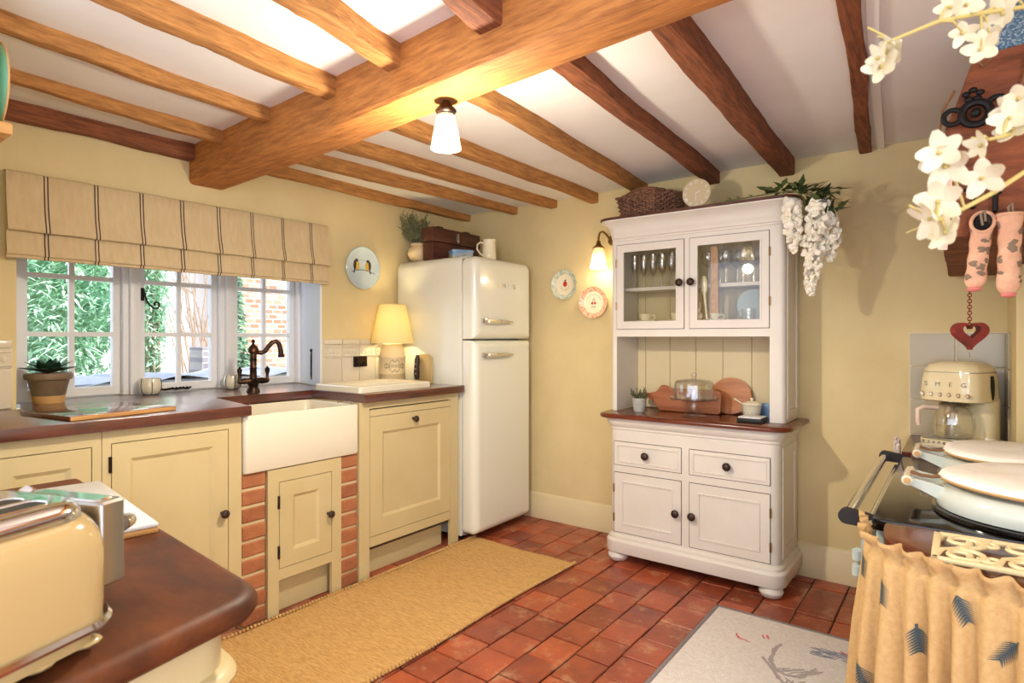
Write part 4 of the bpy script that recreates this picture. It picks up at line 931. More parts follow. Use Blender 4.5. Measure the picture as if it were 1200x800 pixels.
mb = MB(); mb.box(X0,X1,YA,YB,.001,.011,bev=.004); mb.build('pile_field','palerug',t)
mb = MB()
for a in ((X0,X1,YB-.016,YB+.002),(X0,X1,YA,YA+.016),(X1-.016,X1+.002,YA,YB),(X0,X0+.016,YA,YB)): mb.box(a[0],a[1],a[2],a[3],.001,.0135,bev=.003)
mb.build('binding','greyedge',t)
SKZ=[.0116]
def sk(mb,pts,w,mi=0,jit=0):
    SKZ[0]+=.000008; P=[Vector((x,y,SKZ[0])) for x,y in pts]; Q=[]
    for a,b in zip(P,P[1:]):
        for i in range(5): Q.append(a.lerp(b,i/5)+Vector((R.uniform(-jit,jit),R.uniform(-jit,jit),0)))
    Q.append(P[-1]); prev=None
    for i,p in enumerate(Q):
        d=(Q[min(i+1,len(Q)-1)]-Q[max(i-1,0)]).normalized(); s_=Vector((-d.y,d.x,0)); k=w*(.35+.65*math.sin(PI*(i+.5)/len(Q))); cur_=(mb.bm.verts.new(p+s_*k),mb.bm.verts.new(p-s_*k))
        if prev: f=mb.bm.faces.new((prev[0],prev[1],cur_[1],cur_[0])); f.material_index=mi
        prev=cur_
mb = MB()
sk(mb,[(2.51,.737),(2.478,.716),(2.469,.667)],.005,2,.003); sk(mb,[(2.571,.63),(2.536,.614)],.005,2); sk(mb,[(2.56,.645),(2.53,.628)],.004,2)
sk(mb,[(2.60,.372),(2.584,.34),(2.595,.300),(2.57,.29)],.010,2,.004); sk(mb,[(2.56,.33),(2.575,.30),(2.56,.28)],.008,2,.003)
for i in range(34): 
    x=2.515+.075*R.random(); y=.35+.13*R.random(); sk(mb,[(x,y),(x+R.uniform(-.012,.012),y-.03-.03*R.random())],.0035,1,.002)
for k in range(5):
    o=R.uniform(-.008,.008); sk(mb,[(2.381+o,.6),(2.333,.558+o),(2.272+o,.519),(2.22,.47+o),(2.15,.43)],.005,0,.004)
    sk(mb,[(2.528+o,.564),(2.47,.575+o),(2.418+o,.572),(2.373,.568+o),(2.319+o,.536),(2.305,.497+o),(2.319+o,.456),(2.365,.434+o),(2.419,.422)],.005,0,.004)
for i in range(24):
    a=R.uniform(0,1); x=2.30+.03*R.random()+.05*a; y=.54-.12*a; sk(mb,[(x,y),(x+.03,y-.02-.02*R.random())],.003,0,.003)
for i in range(14):
    x=2.18+.12*R.random(); y=.36+.16*R.random(); sk(mb,[(x,y),(x-.02-.03*R.random(),y+R.uniform(-.03,.03))],.004,0,.003)
mb.build('animal_print',['greydraw','bluedraw','reddraw'],t,smooth=False,recalc=False)
# ------------------------------------------------------------------ range cooker
t = thing('range_cooker','pale duck egg range cooker with two round lids and a chrome front rail','cooker',(2.23,-.15,0))
mb = MB(); mb.box(1.765,2.70,-.62,.17,.03,.738,bev=.008); mb.box(1.775,2.69,-.6,.12,0,.03); mb.build('body','duck2',t)
mb = MB(); mb.box(1.742,2.718,-.63,.178,.738,.768,bev=.006); mb.build('top_plate','black',t)
mb = MB(); mb.box(1.75,2.71,.178,.184,.742,.756,bev=.002); mb.build('top_trim','chrome',t)
for a,b in ((1.775,2.225),(2.24,2.69)):
    mb = MB(); mb.panel(lambda u,v,w:(u,.172+w,v),a,b,.40,.70,0,.032,.03,.02,.006); o=mb.build('oven_door','duck2',t); h=MB(); h.tube([(b-.03,.23,.52),(b-.03,.23,.60)],.009,8); h.build('door_handle','chrome',o)
    mb = MB(); mb.panel(lambda u,v,w:(u,.172+w,v),a,b,.07,.38,0,.032,.03,.02,.006); mb.build('oven_door','duck2',t)
for z in (.655,.615,.475,.43,.30,.12):
    mb = MB(); mb.tube([(1.79,.212,z-.017),(1.79,.212,z-.013),(1.79,.212,z+.013),(1.79,.212,z+.017)],[.008,.015,.015,.008],14); mb.build('hinge','duck2',t)
mb = MB(); mb.tube([(1.795,.238,.752),(2.785,.238,.752)],.0135,16); mb.build('rail','chrome',t)
mb = MB(); mb.tube([(1.795,.196,.728),(2.715,.196,.728)],.008,12); mb.build('lower_rail','chrome',t)
for x in (1.79,2.79):
    mb = MB(); mb.rings([[(x+dx,yy,zz) for yy,zz in [(.238+.020*math.cos(a),.753+.020*math.sin(a)) for a in [-PI/2-.15+(PI+.1)*i/10 for i in range(11)]]+[(.195,.766),(.160,.757),(.158,.730),(.195,.732)]] for dx in (-.013,.013)]); mb.build('rail_bracket','blackmatt',t)
def lid(cx,cy,label):
    o = thing('hotplate_lid',label,'lid',(cx,cy,.768)); 
    mb = MB(); mb.lathe([(.222,.0005),(.226,.004),(.226,.013),(.218,.016),(.2,.016)],(cx,cy,.768),64); mb.build('seal_ring','black',o)
    mb = MB(); mb.lathe([(.205,.016),(.217,.018),(.221,.030),(.219,.050),(.212,.064),(.200,.071),(.10,.076),(.001,.077)],(cx,cy,.768),64,cap0=False); mb.build('dome','duck',o)
    # handle: two flat arms out to a cross bar with white ends
    for s in (-1,1):
        mb = MB(); x=cx+s*.058; mb.rings([[(x+dx,y,z+dz) for dx,dz in ((-w,-h),(w,-h),(w,h),(-w,h))] for y,z,w,h in ((cy+.195,.815,.007,.020),(cy+.225,.826,.006,.016),(cy+.262,.838,.006,.011),(cy+.283,.843,.006,.010))]); mb.build('handle_arm','duck',o)
    mb = MB(); mb.tube([(cx-.074,cy+.277,.843),(cx-.071,cy+.277,.843),(cx+.071,cy+.277,.843),(cx+.074,cy+.277,.843)],[.010,.0135,.0135,.010],18); mb.build('cross_bar','ceramic',o)
    for s in (-1,1):
        mb = MB(); mb.lathe([(.008,0),(.008,.002),(.001,.003)],(cx+s*.0735,cy+.277,.843),14,axis=Matrix(((0,0,s),(0,1,0),(-s,0,0)))); mb.build('cross_bar_end','padedge',o)
    return o
def padm(cx,cy,label,seed):
    r=random.Random(seed); o = thing('quilted_pad',label,'pad',(cx,cy,.8465))
    mb = MB(); mb.rings([[(cx+q*(1+.006*math.sin(5*a+seed))*math.cos(a),cy+q*(1+.006*math.sin(5*a+seed))*math.sin(a),z+.0022+.002*math.sin(3*a+seed)) for a in [2*PI*i/64 for i in range(64)]] for q,z in ((.19,0.8470),(.209,0.8485),(.213,0.8535),(.209,0.8575))],cap1=False); mb.build('binding','padedge',o)
    mb = MB(); mb.rings([[(cx+q*(1+.006*math.sin(5*a+seed))*math.cos(a),cy+q*(1+.006*math.sin(5*a+seed))*math.sin(a),z+.0022+.002*math.sin(3*a+seed)) for a in [2*PI*i/64 for i in range(64)]] for q,z in ((.2105,0.8555),(.205,0.8655),(.19,0.8715),(.1,0.8745),(.002,0.8755))],cap0=False); 
    for i in range(7):
        a=r.uniform(0,6.28); q=.17*r.random()**.5; x=cx+q*math.cos(a); y=cy+q*math.sin(a); d=r.uniform(0,6.28)
        for k in range(5): mb.leaf((x+.012*k*math.cos(d),y+.012*k*math.sin(d),0.8760),(math.cos(d+(-1)**k*.7),math.sin(d+(-1)**k*.7),0),(0,0,1),.022,.006,mi=1,fold=.03)
    mb.build('cover',['pad','palerug'],o)
    mb = MB()
    for dx in (0,.014): mb.tube([(cx-.045+dx,cy+.200,0.858),(cx-.042+dx,cy+.225,0.8535),(cx-.040+dx,cy+.248,0.8545),(cx-.040+dx,cy+.272,0.861)],.0032,6)
    mb.build('strap','leather',o)
lid(1.966,-.165,'nearer round duck egg blue hotplate lid on the black cooker top'); lid(2.425,-.165,'farther round duck egg blue hotplate lid, the one beside the coffee machine')
padm(1.966,-.165,'cream quilted round pad lying on the nearer hotplate lid',1); padm(2.425,-.165,'cream quilted round pad lying on the farther hotplate lid',4)
# worktop strip beyond the cooker
mb = MB(); mb.prism([(2.726,-.152),(3.356,-.152),(3.356,.186),(2.826,.186),(2.826,.150),(2.726,.150)],.738,.770,bev=.003); tag(mb.build('corner_worktop','redwood',loc=(3.04,.02,.77)),'short red wood worktop in the corner under the coffee machine','worktop')
t = thing('corner_cabinet','small cream cabinet under the corner worktop beyond the cooker','cabinet',(3.04,.02,0)); mb = MB(); mb.box(2.735,3.345,-.15,.12,.0,.737,bev=.003); mb.build('body','cab',t); mb = MB(); mb.panel(lambda u,v,w:(u,.12+w,v),2.76,3.32,.10,.71,0,.018,.05); o=mb.build('door','cab',t,ang=25)
mb=MB(); mb.ell((2.80,.15,.55),(.014,.014,.014)); mb.build('knob','knob',o)
# ------------------------------------------------------------------ coffee machine (local frame: front is -y)
t = thing('coffee_machine','cream retro filter coffee machine with glass jug in the corner','coffee machine',(3.155,.0,.770),math.radians(-116)); cx,cy=3.155,.0; z=.7705
mb = MB(); loft(mb,[(.112,.112,.05,z),(.114,.114,.05,z+.006),(.114,.114,.05,z+.022),(.110,.110,.05,z+.028)],cx,cy-.005); mb.build('base','creammachine',t)
mb = MB(); loft(mb,[(.112,.05,.045,z+.02),(.114,.05,.045,z+.2)],cx,cy+.06); mb.build('back_column','creammachine',t)
mb = MB(); loft(mb,[(.106,.106,.052,z+.186),(.113,.113,.055,z+.19),(.114,.114,.055,z+.21),(.110,.111,.055,z+.28),(.106,.106,.055,z+.307)],cx,cy-.005); mb.build('housing','creammachine',t)
mb = MB(); loft(mb,[(.105,.105,.055,z+.309),(.104,.104,.055,z+.318),(.094,.094,.055,z+.337),(.072,.072,.05,z+.349),(.03,.03,.028,z+.353)],cx,cy-.005); mb.build('lid','creammachine',t)
mb = MB(); loft(mb,[(.107,.107,.055,z+.3065),(.107,.107,.055,z+.3095)],cx,cy-.005); mb.build('lid_seam','steel',t)
mb = MB(); mb.box(cx-.085,cx+.085,cy-.124,cy-.02,z+.0285,z+.033,bev=.001); 
for i in range(9): mb.box(cx-.08+.02*i-.004,cx-.08+.02*i+.004,cy-.1205,cy-.118,z+.006,z+.02)
mb.build('drip_plate','steel',t)
mb = MB(); q=(cx-.0,cy-.045,z+.034); mb.lathe([(.06,0),(.070,.012),(.073,.05),(.068,.10),(.055,.125),(.052,.135),(.050,.135),(.053,.124),(.066,.1),(.071,.05),(.068,.014),(.001,.003)],q,36); mb.build('jug','clear',t)
mb = MB(); mb.lathe([(.054,.133),(.056,.136),(.05,.145),(.02,.15),(.001,.151)],q,32); mb.build('jug_lid','steel',t)
mb = MB(); mb.tube([(cx-.04,cy-.09,z+.155),(cx-.068,cy-.145,z+.16),(cx-.078,cy-.165,z+.15),(cx-.078,cy-.165,z+.10),(cx-.076,cy-.160,z+.085)],.009,10); mb.build('jug_handle','ribbon',t)
for i in range(6):
    x=cx-.085+.034*i; mb = MB(); mb.lathe([(.009,0),(.009,.004),(.007,.006),(.001,.006)],(x,cy-.1165-.0,z+.215),16,axis=AX_Y); mb.build('button','chrome',t)
for ch,x in zip('SMEG',(-.072,-.026,.022,.070)): text_part('letter',ch,.026,'chrome',t,Matrix.Translation((x,-.1165,.258))@Matrix.Rotation(PI/2-.04,4,'X'),.0015,1.1)
mb = MB(); mb.rings([[(cx+.1125+k,cy+.01+.013*math.cos(a),z+.245+.05*math.sin(a)) for a in [2*PI*i/20 for i in range(20)]] for k in (-.006,.003)]); mb.build('water_window','blackmatt',t)
t = thing('glass_bowl','clear cut glass bowl in front of the coffee machine','bowl',(2.955,-.085,.770))
mb = MB(); mb.lathe([(.050,.0),(.056,.004),(.066,.05),(.068,.054),(.065,.054),(.053,.008),(.001,.006)],(2.955,-.085,.7705),48,ribs=16,rib=.02); mb.build('bowl','clear',t)
t = thing('spoon_rest','small white oval dish on the red worktop by the coffee machine','dish',(2.985,.09,.770))
mb = MB(); mb.rings([[(2.985+.045*q*math.cos(a),.09+.062*q*math.sin(a),.7705+zz) for a in [2*PI*i/36 for i in range(36)]] for q,zz in ((.7,0),(.9,.004),(1.0,.012),(.97,.013),(.85,.006),(.02,.004))]); mb.build('dish','ceramic',t)
t = thing('hanging_tassel','small pale lace tassel hanging from the corner of the red worktop','tassel',(2.84,.20,.75))
mb = MB()
for i in range(60): mb.ell((2.842+R.uniform(-.016,.016),.199+R.uniform(-.005,.010),.822-.080*R.random()),(.009,.006,.008),6,4)
mb.ell((2.842,.198,.778),(.018,.010,.045),8,6); mb.build('lace','lace',t)
# ------------------------------------------------------------------ hanging heart and oven gloves
t = thing('hanging_heart','red painted wooden heart hanging on a chain from the mantel beam','ornament',(2.16,-.02,1.24))
def heart(s,dx=0): 
    P=[]
    for i in range(40):
        a=2*PI*i/40; x=16*math.sin(a)**3; y=13*math.cos(a)-5*math.cos(2*a)-2*math.cos(3*a)-math.cos(4*a); P.append((x/17*s,y/17*s))
    return P
mb = MB(); H=(2.16,-.022,1.232); q=Matrix.Rotation(.42,3,'Z')
def hp(p,dx): v=q@Vector((dx,-p[0],p[1])); return (H[0]+v.x,H[1]+v.y,H[2]+v.z)
O_=heart(.046); I_=[(a*.52,b*.52+.008) for a,b in O_]
A=[[mb.bm.verts.new(hp(p,d)) for p in ring] for d in (-.015,.015) for ring in (O_,I_)]
for i in range(40):
    j=(i+1)%40
    for f in ((A[0][i],A[0][j],A[1][j],A[1][i]),(A[2][i],A[2][j],A[3][j],A[3][i]),(A[0][i],A[0][j],A[2][j],A[2][i]),(A[1][i],A[1][j],A[3][j],A[3][i])): mb.bm.faces.new(f)
mb.build('heart_frame','heart',t)
mb = MB(); zt=1.498; k=0; z=1.258
while z<zt:
    if k%2: mb.tube([(H[0]+.0045*math.cos(a),H[1],z+.006*math.sin(a)) for a in [2*PI*i/10 for i in range(11)]],.0013,4)
    else: mb.tube([(H[0],H[1]+.0045*math.cos(a),z+.006*math.sin(a)) for a in [2*PI*i/10 for i in range(11)]],.0013,4)
    z+=.0085; k+=1
mb.build('chain','heart',t)
mb = MB(); mb.tube([(H[0]+.004*math.cos(a),H[1],1.172+.006*math.sin(a)) for a in [2*PI*i/10 for i in range(11)]],.0012,4); mb.build('end_ring','steel',t)
def glove(c,tilt,w,d,h,label,seed,openend):
    r=random.Random(seed); o=thing('oven_glove',label,'oven glove',c); rot=Matrix.Rotation(tilt,3,'X'); rr=[]
    def pt(a,q):
        zz=-h*q; k=(1-.10*math.sin(PI*q))*(1.0 if q<.86 else max(.12,math.cos((q-.86)/.14*PI/2*.95))); k*=1+.05*math.sin(q*26)
        if openend: zz+=.030*math.cos(a)*(1-q)**3
        return Vector(c)+rot@Vector((d*k*math.cos(a)*(1+.04*math.sin(3*a)),w*k*math.sin(a),zz))
    mb=MB(); N=28; mb.rings([[pt(2*PI*i/N,j/24) for i in range(N)] for j in range(25)],cap0=False); ins=[[Vector(c)+(pt(2*PI*i/N,j/24*.4)-Vector(c)-rot@Vector((0,0,-h*j/24*.4)))*.86+rot@Vector((0,0,-h*j/24*.4)) for i in range(N)] for j in (0,4,10)]
    mb.rings([[pt(2*PI*i/N,0) for i in range(N)]]+ins,cap0=False,mi=1); mb.build('quilted_shell',['glove','blackmatt'],o,recalc=False)
    mb=MB(); mb.tube([pt(2*PI*i/N,0.004) for i in range(N+1)],.0045,6); mb.build('cuff_binding','glove',o)
    mb=MB()
    for i in range(26):
        a=r.uniform(0,6.28); q=r.uniform(.06,.84); 
        for k in range(5):
            p=pt(a+r.uniform(-.25,.25),q+r.uniform(-.035,.035)); nrm=(p-(Vector(c)+rot@Vector((0,0,-h*q)))); nrm=nrm.normalized(); e=nrm.to_track_quat('Z','Y').to_matrix(); s_=r.uniform(.005,.009); mb.ell(p+nrm*.0003,(s_,s_*.7,.0012),6,4,rot=e)
    mb.build('printed_sprays','gloveprint',o)
    mb=MB(); p=pt(PI,.97); mb.ell(p,(.016,.018,.007),10,6); mb.build('tip_trim','glovepink',o)
    mb=MB(); c_=Vector(c); mb.tube([c_+Vector((0,.0,-.01)),c_+Vector((0,.004,.02)),c_+Vector((0,-.004,.03)),c_+Vector((0,-.006,.0))],.003,6); mb.build('hanging_loop','gloveprint',o)
glove((2.012,-.048,1.528),.10,.0245,.021,.185,'quilted floral oven glove with its open dark cuff, nearest the red heart',1,True)
glove((2.012,-.104,1.540),.02,.0265,.022,.215,'quilted floral oven glove hanging nearest the right edge, the longer one',2,False)
# ------------------------------------------------------------------ things on the mantel beam
t = thing('iron_ornament','dark cast iron scrolled ornament fixed on the end of the mantel beam','ornament',(2.045,-.035,1.82)); c=(2.026,-.034,1.822)
def ringm(y,z,r,w): mb.tube([(c[0],c[1]+y+r*math.cos(a),c[2]+z+r*math.sin(a)) for a in [2*PI*i/22 for i in range(23)]],w,8)
for y,z,r,w,nm in ((0,0,.030,.010,'centre_ring'),(.050,.0,.020,.007,'side_ring'),(-.046,.014,.021,.007,'side_ring')): mb = MB(); ringm(y,z,r,w); mb.build(nm,'iron',t)
mb = MB(); mb.ell((c[0]-.006,c[1],c[2]),(.010,.013,.013),10,6); mb.build('boss','iron',t)
for i in range(5): a=PI/2+2*PI*i/5; mb = MB(); mb.ell((c[0]-.002,c[1]+.016*math.cos(a)+.006,c[2]+.050+.013*math.sin(a)),(.006,.010,.008),8,6); mb.build('leaf','iron',t)
mb = MB(); mb.tube([(2.043,.012,1.90),(2.042,.038,1.85),(2.042,.050,1.76),(2.042,.052,1.71),(2.042,.03,1.69)],.0035,6); mb.tube([(2.04,-.15,1.975),(2.032,-.14,1.95),(2.03,-.135,1.90),(2.034,-.12,1.85)],.005,6); mb.tube([(2.045,-.03,1.98),(2.04,-.05,1.95),(2.04,-.07,1.965)],.003,6)
tag(mb.build('leather_cord','leather',loc=(2.04,0,1.9)),'thin dark leather cord looped over the end of the mantel beam','cord')
for y,z,lab in ((-.028,1.60,'dark iron staple low on the mantel beam end, nearer the ribbon'),(-.075,1.585,'dark iron staple low on the mantel beam end, above the oven gloves')):
    mb = MB(); mb.tube([(2.05,y,z+.03),(2.032,y,z+.03),(2.030,y,z),(2.032,y,z-.025),(2.05,y,z-.025)],.006,8); mb.tube([(2.03,y+.02,z+.02),(2.028,y,z+.015),(2.03,y-.012,z+.02)],.005,6)
    tag(mb.build('iron_staple','iron',loc=(2.04,y,z)),lab,'staple')
mb = MB(); mb.box(2.10,2.34,.050,.066,1.545,1.735,bev=.003); o=tag(mb.build('hanging_plaque','blue',loc=(2.2,.058,1.64)),'bright blue plaque hanging on the side of the mantel beam behind the ribbon','plaque')
mb = MB(); mb.box(2.098,2.342,.049,.067,1.532,1.546,bev=.002); mb.build('red_edge','heart',o)
t = thing('hanging_ribbon','pale blush ribbon bow hanging down the left edge of the mantel beam','ribbon',(2.035,.03,1.66))
mb = MB()
for k in range(7):
    y0=.028+.002*k; a=R.uniform(-.012,.012); x=2.028-.003*k
    mb.rings([[(x,y0-w,z),(x-.003,y0,z+.0),(x,y0+w,z),(x+.001,y0,z)] for y0,z,w in ((y0-.006,1.70,.003),(y0-.002+a*.3,1.62,.010),(y0+a,1.53,.007),(y0+.004+a*1.5,1.462+.008*(k%3),.007))])
mb.build('tails','ribbon',t); mb = MB(); mb.ell((2.026,.03,1.70),(.010,.014,.012),10,8); mb.ell((2.026,.012,1.695),(.006,.018,.010),10,8); mb.build('knot','ribbon',t)
t = thing('beaded_box','blue beaded rounded box standing on the mantel beam','box',(2.16,-.16,1.99))
mb = MB(); loft(mb,[(.085,.115,.05,1.9895),(.092,.122,.055,1.995),(.088,.118,.055,2.04),(.076,.104,.05,2.09),(.06,.085,.045,2.118)],2.155,-.165); mb.build('beaded_shell','bluebead',t)
# ------------------------------------------------------------------ curtained counter in the foreground
PATH=[(1.735,.168),(1.66,.168),(1.575,.158),(1.515,.125),(1.475,.06),(1.445,0.0),(1.405,-.085),(1.355,-.20),(1.30,-.34),(1.25,-.50)]
def pathpt(s):
    L_=[0]
    for a,b in zip(PATH,PATH[1:]): L_.append(L_[-1]+math.dist(a,b))
    s=max(0,min(.9999,s))*L_[-1]
    for i in range(len(PATH)-1):
        if s<=L_[i+1]:
            f=(s-L_[i])/(L_[i+1]-L_[i]); a,b=PATH[i],PATH[i+1]; d=Vector((b[0]-a[0],b[1]-a[1],0)).normalized()
            return Vector((a[0]+(b[0]-a[0])*f,a[1]+(b[1]-a[1])*f,0)), d
def smooth(s):
    acc=Vector((0,0,0)); 
    for k in (-2,-1,0,1,2): acc+=pathpt(min(max(s+k*.02,0),.999))[0]
    p=acc/5; a=pathpt(max(s-.03,0))[0]; b=pathpt(min(s+.03,.999))[0]; d=(b-a).normalized(); return p, Vector((d.y,-d.x,0))*1
mb = MB(); inner=[(p.x-n.x*.022,p.y-n.y*.022) for p,n in [smooth(i/24) for i in range(25)]]
mb.prism(inner+[(1.25,-.62),(1.737,-.62)][0:2],.737,.768,bev=.003); tag(mb.build('curtained_counter','redwood',loc=(1.5,-.2,.75)),'red wood counter top with a curtain front next to the cooker','counter')
t = thing('side_cabinet','cream cabinet carcase hidden behind the patterned curtain','cabinet',(1.62,-.3,0)); mb = MB(); mb.box(1.55,1.73,-.6,.05,0,.736,bev=.003); mb.build('body','cab',t)
# sanity: curtain normal points away from the counter
sgn = 1 if smooth(.5)[1].x < 0 else -1
def cur(s,z):
    p,n=smooth(s); n=n*sgn; ph=s*2*PI*17+1.2*math.sin(s*17); hd=max(0,min(1,(z-.70)/.09))
    if z>.757: amp=.009+.004*math.sin(ph*1.3)
    elif z>.735: amp=.004
    else: amp=.006+.015*min(1,(.735-z)/.22)*(.75+.25*math.sin(s*37))
    w_=math.sin(ph+(.6*math.sin(z*5+s*9) if z<.73 else 0)); w_=math.copysign(abs(w_)**.7,w_) if z<.73 else w_
    off=amp*w_+.012+(.010 if z>.772 else 0)-(.006 if .735<z<.757 else 0)+.075*max(0,.735-z)*(.6+.4*math.sin(s*31))
    zz=z+(.003*math.sin(ph*1.3)+.002*math.sin(s*91))*(z>.778)
    return p+n*off+Vector((0,0,zz))
mb = MB(); ZS=[.786,.780,.773,.765,.757,.746,.735,.725,.70,.66,.60,.53,.46,.38,.30,.22,.14,.06,.02]; NS=420
vs=[[mb.bm.verts.new(cur(i/NS,z)) for i in range(NS+1)] for z in ZS]
for j in range(len(ZS)-1):
    for i in range(NS): mb.bm.faces.new((vs[j][i],vs[j][i+1],vs[j+1][i+1],vs[j+1][i]))
# printed fir sprigs follow the cloth
def sprigm(s0,z0,a,ln,mi):
    def onc(ds,dz): 
        s=s0+ds; z=z0+dz; q=cur(s,z); t1=cur(s+.004,z)-q; t2=cur(s,z+.004)-q; n=t1.cross(t2).normalized(); _,nn=smooth(min(max(s,0),.99)); 
        if n.dot(nn*sgn)<0: n=-n
        return q+n*.0016
    LT=.98
    def q(u,v): x=u*math.cos(a)-v*math.sin(a); y=u*math.sin(a)+v*math.cos(a); return onc(x/LT,y)
    def st(u0,v0,u1,v1,w):
        P=[(u0+(u1-u0)*k/3,v0+(v1-v0)*k/3) for k in range(4)]; dx,dy=u1-u0,v1-v0; l=math.hypot(dx,dy)+1e-9; nx,ny=-dy/l*w,dx/l*w
        A_=[mb.bm.verts.new(q(u+nx*(1-k/3.2),v+ny*(1-k/3.2))) for k,(u,v) in enumerate(P)]; B_=[mb.bm.verts.new(q(u-nx*(1-k/3.2),v-ny*(1-k/3.2))) for k,(u,v) in enumerate(P)]
        for k in range(3): f=mb.bm.faces.new((A_[k],A_[k+1],B_[k+1],B_[k])); f.material_index=mi
    st(0,0,ln,0,.0015)
    n=9
    for k in range(n):
        u=ln*(.15+.8*k/n); l=.027*(1-.4*k/n)
        for sd in (-1,1): st(u,0,u+l*.70,sd*l*.66,.0019)
rs=random.Random(5)
for (s,z,a) in [(.13,.725,-1.5),(.20,.50,-1.3),(.25,.71,-1.4),(.30,.42,-1.2),(.33,.64,-1.5),(.375,.30,-1.3),(.41,.735,-1.2),(.43,.55,-1.1),(.48,.40,-1.3),(.52,.68,-2.2),(.56,.52,-2.0),(.60,.33,-1.2),(.66,.66,-1.4),(.70,.45,-1.3),(.76,.60,-1.5),(.84,.50,-1.3)]: sprigm(s,z,a,.062,1)
tag(mb.build('patterned_curtain',['curtain','sprig'],loc=(1.5,0,.78),recalc=False),'gathered beige curtain printed with dark fir sprigs below the red counter','curtain')
# trivet
t = thing('iron_trivet','cream cast iron trivet with scrolled openwork on the red counter','trivet',(1.53,-.09,.768)); z0=.783; x0,x1,y0,y1=1.452,1.650,-.255,.047
mb = MB(); rt=Matrix.Rotation(math.radians(1.5),3,'Z')
for a in ((x0,x0+.014,y0,y1),(x1-.014,x1,y0,y1),(x0,x1,y0,y0+.014),(x0,x1,y1-.014,y1)): mb.box(a[0],a[1],a[2],a[3],z0-.006,z0+.004,bev=.003)
mb.build('rim','creamiron',t)
mb = MB(); xm=(x0+x1)/2
def spiral(cx,cy,r0,r1,a0,turns,n=22): return [(cx+(r0+(r1-r0)*i/n)*math.cos(a0+turns*2*PI*i/n),cy+(r0+(r1-r0)*i/n)*math.sin(a0+turns*2*PI*i/n),z0) for i in range(n+1)]
for k in range(3):
    yc=y1-.052-.098*k
    for s in (-1,1):
        mb.tube(spiral(xm+s*.047,yc,.040,.010,PI/2*(1+s)*0+ (0 if s<0 else PI),1.35*s),.0055,6); mb.tube(spiral(xm+s*.052,yc-.044,.020,.006,PI/2,-1.2*s),.0045,6)
    mb.tube([(xm-.085,yc+.045,z0),(xm-.03,yc+.035,z0),(xm,yc,z0),(xm+.03,yc-.035,z0),(xm+.085,yc-.045,z0)],.005,6); mb.ell((xm,yc,z0),(.013,.013,.006),10,6)
mb.build('scrollwork','creamiron',t)
for x in (x0+.012,x1-.012):
    for y in (y0+.012,y1-.012): mb = MB(); mb.lathe([(.007,0),(.009,.010),(.007,.014)],(x,y,.7685),12); mb.build('foot','creamiron',t)
# ------------------------------------------------------------------ vase of blossom sprays on the counter (the sprays lean into view)
t = thing('flower_vase','cream vase standing on the counter holding the white blossom sprays','vase',(1.36,-.42,.768)); mb = MB(); mb.lathe([(.05,0),(.06,.02),(.075,.10),(.06,.19),(.036,.23),(.042,.26),(.038,.26),(.033,.23),(.05,.1)],(1.40,-.44,.768),32,cap1=False); mb.build('vessel','clay',t)
def bloom(mb,c,nrm,s,seed):
    r=random.Random(seed); n=Vector(nrm).normalized(); a=n.orthogonal().normalized(); b=n.cross(a); c=Vector(c)
    for i in range(5):
        t_=2*PI*i/5+r.uniform(-.2,.2); d=a*math.cos(t_)+b*math.sin(t_); sd=n.cross(d); cup=r.uniform(.15,.55)
        rr=[]
        for k in range(6):
            q=k/5; w=s*.37*math.sin(PI*(.12+.80*q))**.8; p=c+d*s*q+n*s*cup*q*q; rr.append([p-sd*w+n*.10*w,p-n*.0012,p+sd*w+n*.10*w,p+n*.0012])
        mb.rings(rr)
def spray(label,stem,blooms,bs,seed):
    t=thing('blossom_spray',label,'flowers',stem[-1]); r=random.Random(seed)
    mb=MB(); mb.tube(stem,[.0028]*(len(stem)-2)+[.0024,.0018],8)
    ends=[]
    for c,a in blooms:
        base=Vector(stem[a]); cc=Vector(c); mb.tube([base,base.lerp(cc,.55)+Vector((0,0,.008)),cc],.0016,6)
    for i in range(3): b=Vector(stem[-1]); mb.tube([b,b+Vector((r.uniform(-.01,.02),r.uniform(.0,.03),r.uniform(-.01,.03)))],.0014,5)
    mb.build('stem','stemyellow',t)
    for i,(c,a) in enumerate(blooms):
        mb=MB(); bloom(mb,c,Vector((R.uniform(-.7,.1),R.uniform(-.2,.6),R.uniform(-.4,.3)))+Vector((-.4,.2,-.1)),bs*r.uniform(.85,1.15),seed*50+i)
        fl=mb.build('flower','petalcream',t); mb=MB(); mb.ell(Vector(c)+Vector((-.003,.0015,-.001)),(.0025,.0025,.0025),8,6); mb.build('flower_centre','stemyellow',fl)
spray('white blossom spray arching along the top right corner of the view',[(1.392,-.432,1.025),(1.36,-.38,1.25),(1.25,-.27,1.48),(1.12,-.15,1.62),(1.025,-.067,1.652),(.954,-.021,1.628),(.897,.021,1.607),(.851,.065,1.579)],
 [((.830,.077,1.553),7),((.846,.068,1.556),7),((.851,.064,1.566),7),((.838,.074,1.545),7),((.928,-.004,1.598),6),((.919,.008,1.63),6),((.935,-.008,1.635),5),((.973,-.03,1.607),5),((.96,-.022,1.585),5),((.99,-.045,1.635),5),((1.0,-.05,1.66),4)],.019,1)
spray('large white blossom spray reaching lowest in front of the ribbon',[(1.378,-.462,1.015),(1.31,-.385,1.16),(1.15,-.21,1.36),(1.03,-.12,1.43),(.946,-.062,1.420),(.899,-.032,1.391),(.853,-.004,1.368),(.812,.021,1.350)],
 [((.806,.026,1.352),7),((.815,.018,1.372),7),((.820,.012,1.338),7),((.893,-.022,1.408),5),((.812,.017,1.425),6),((.827,.012,1.412),6)],.024,2)
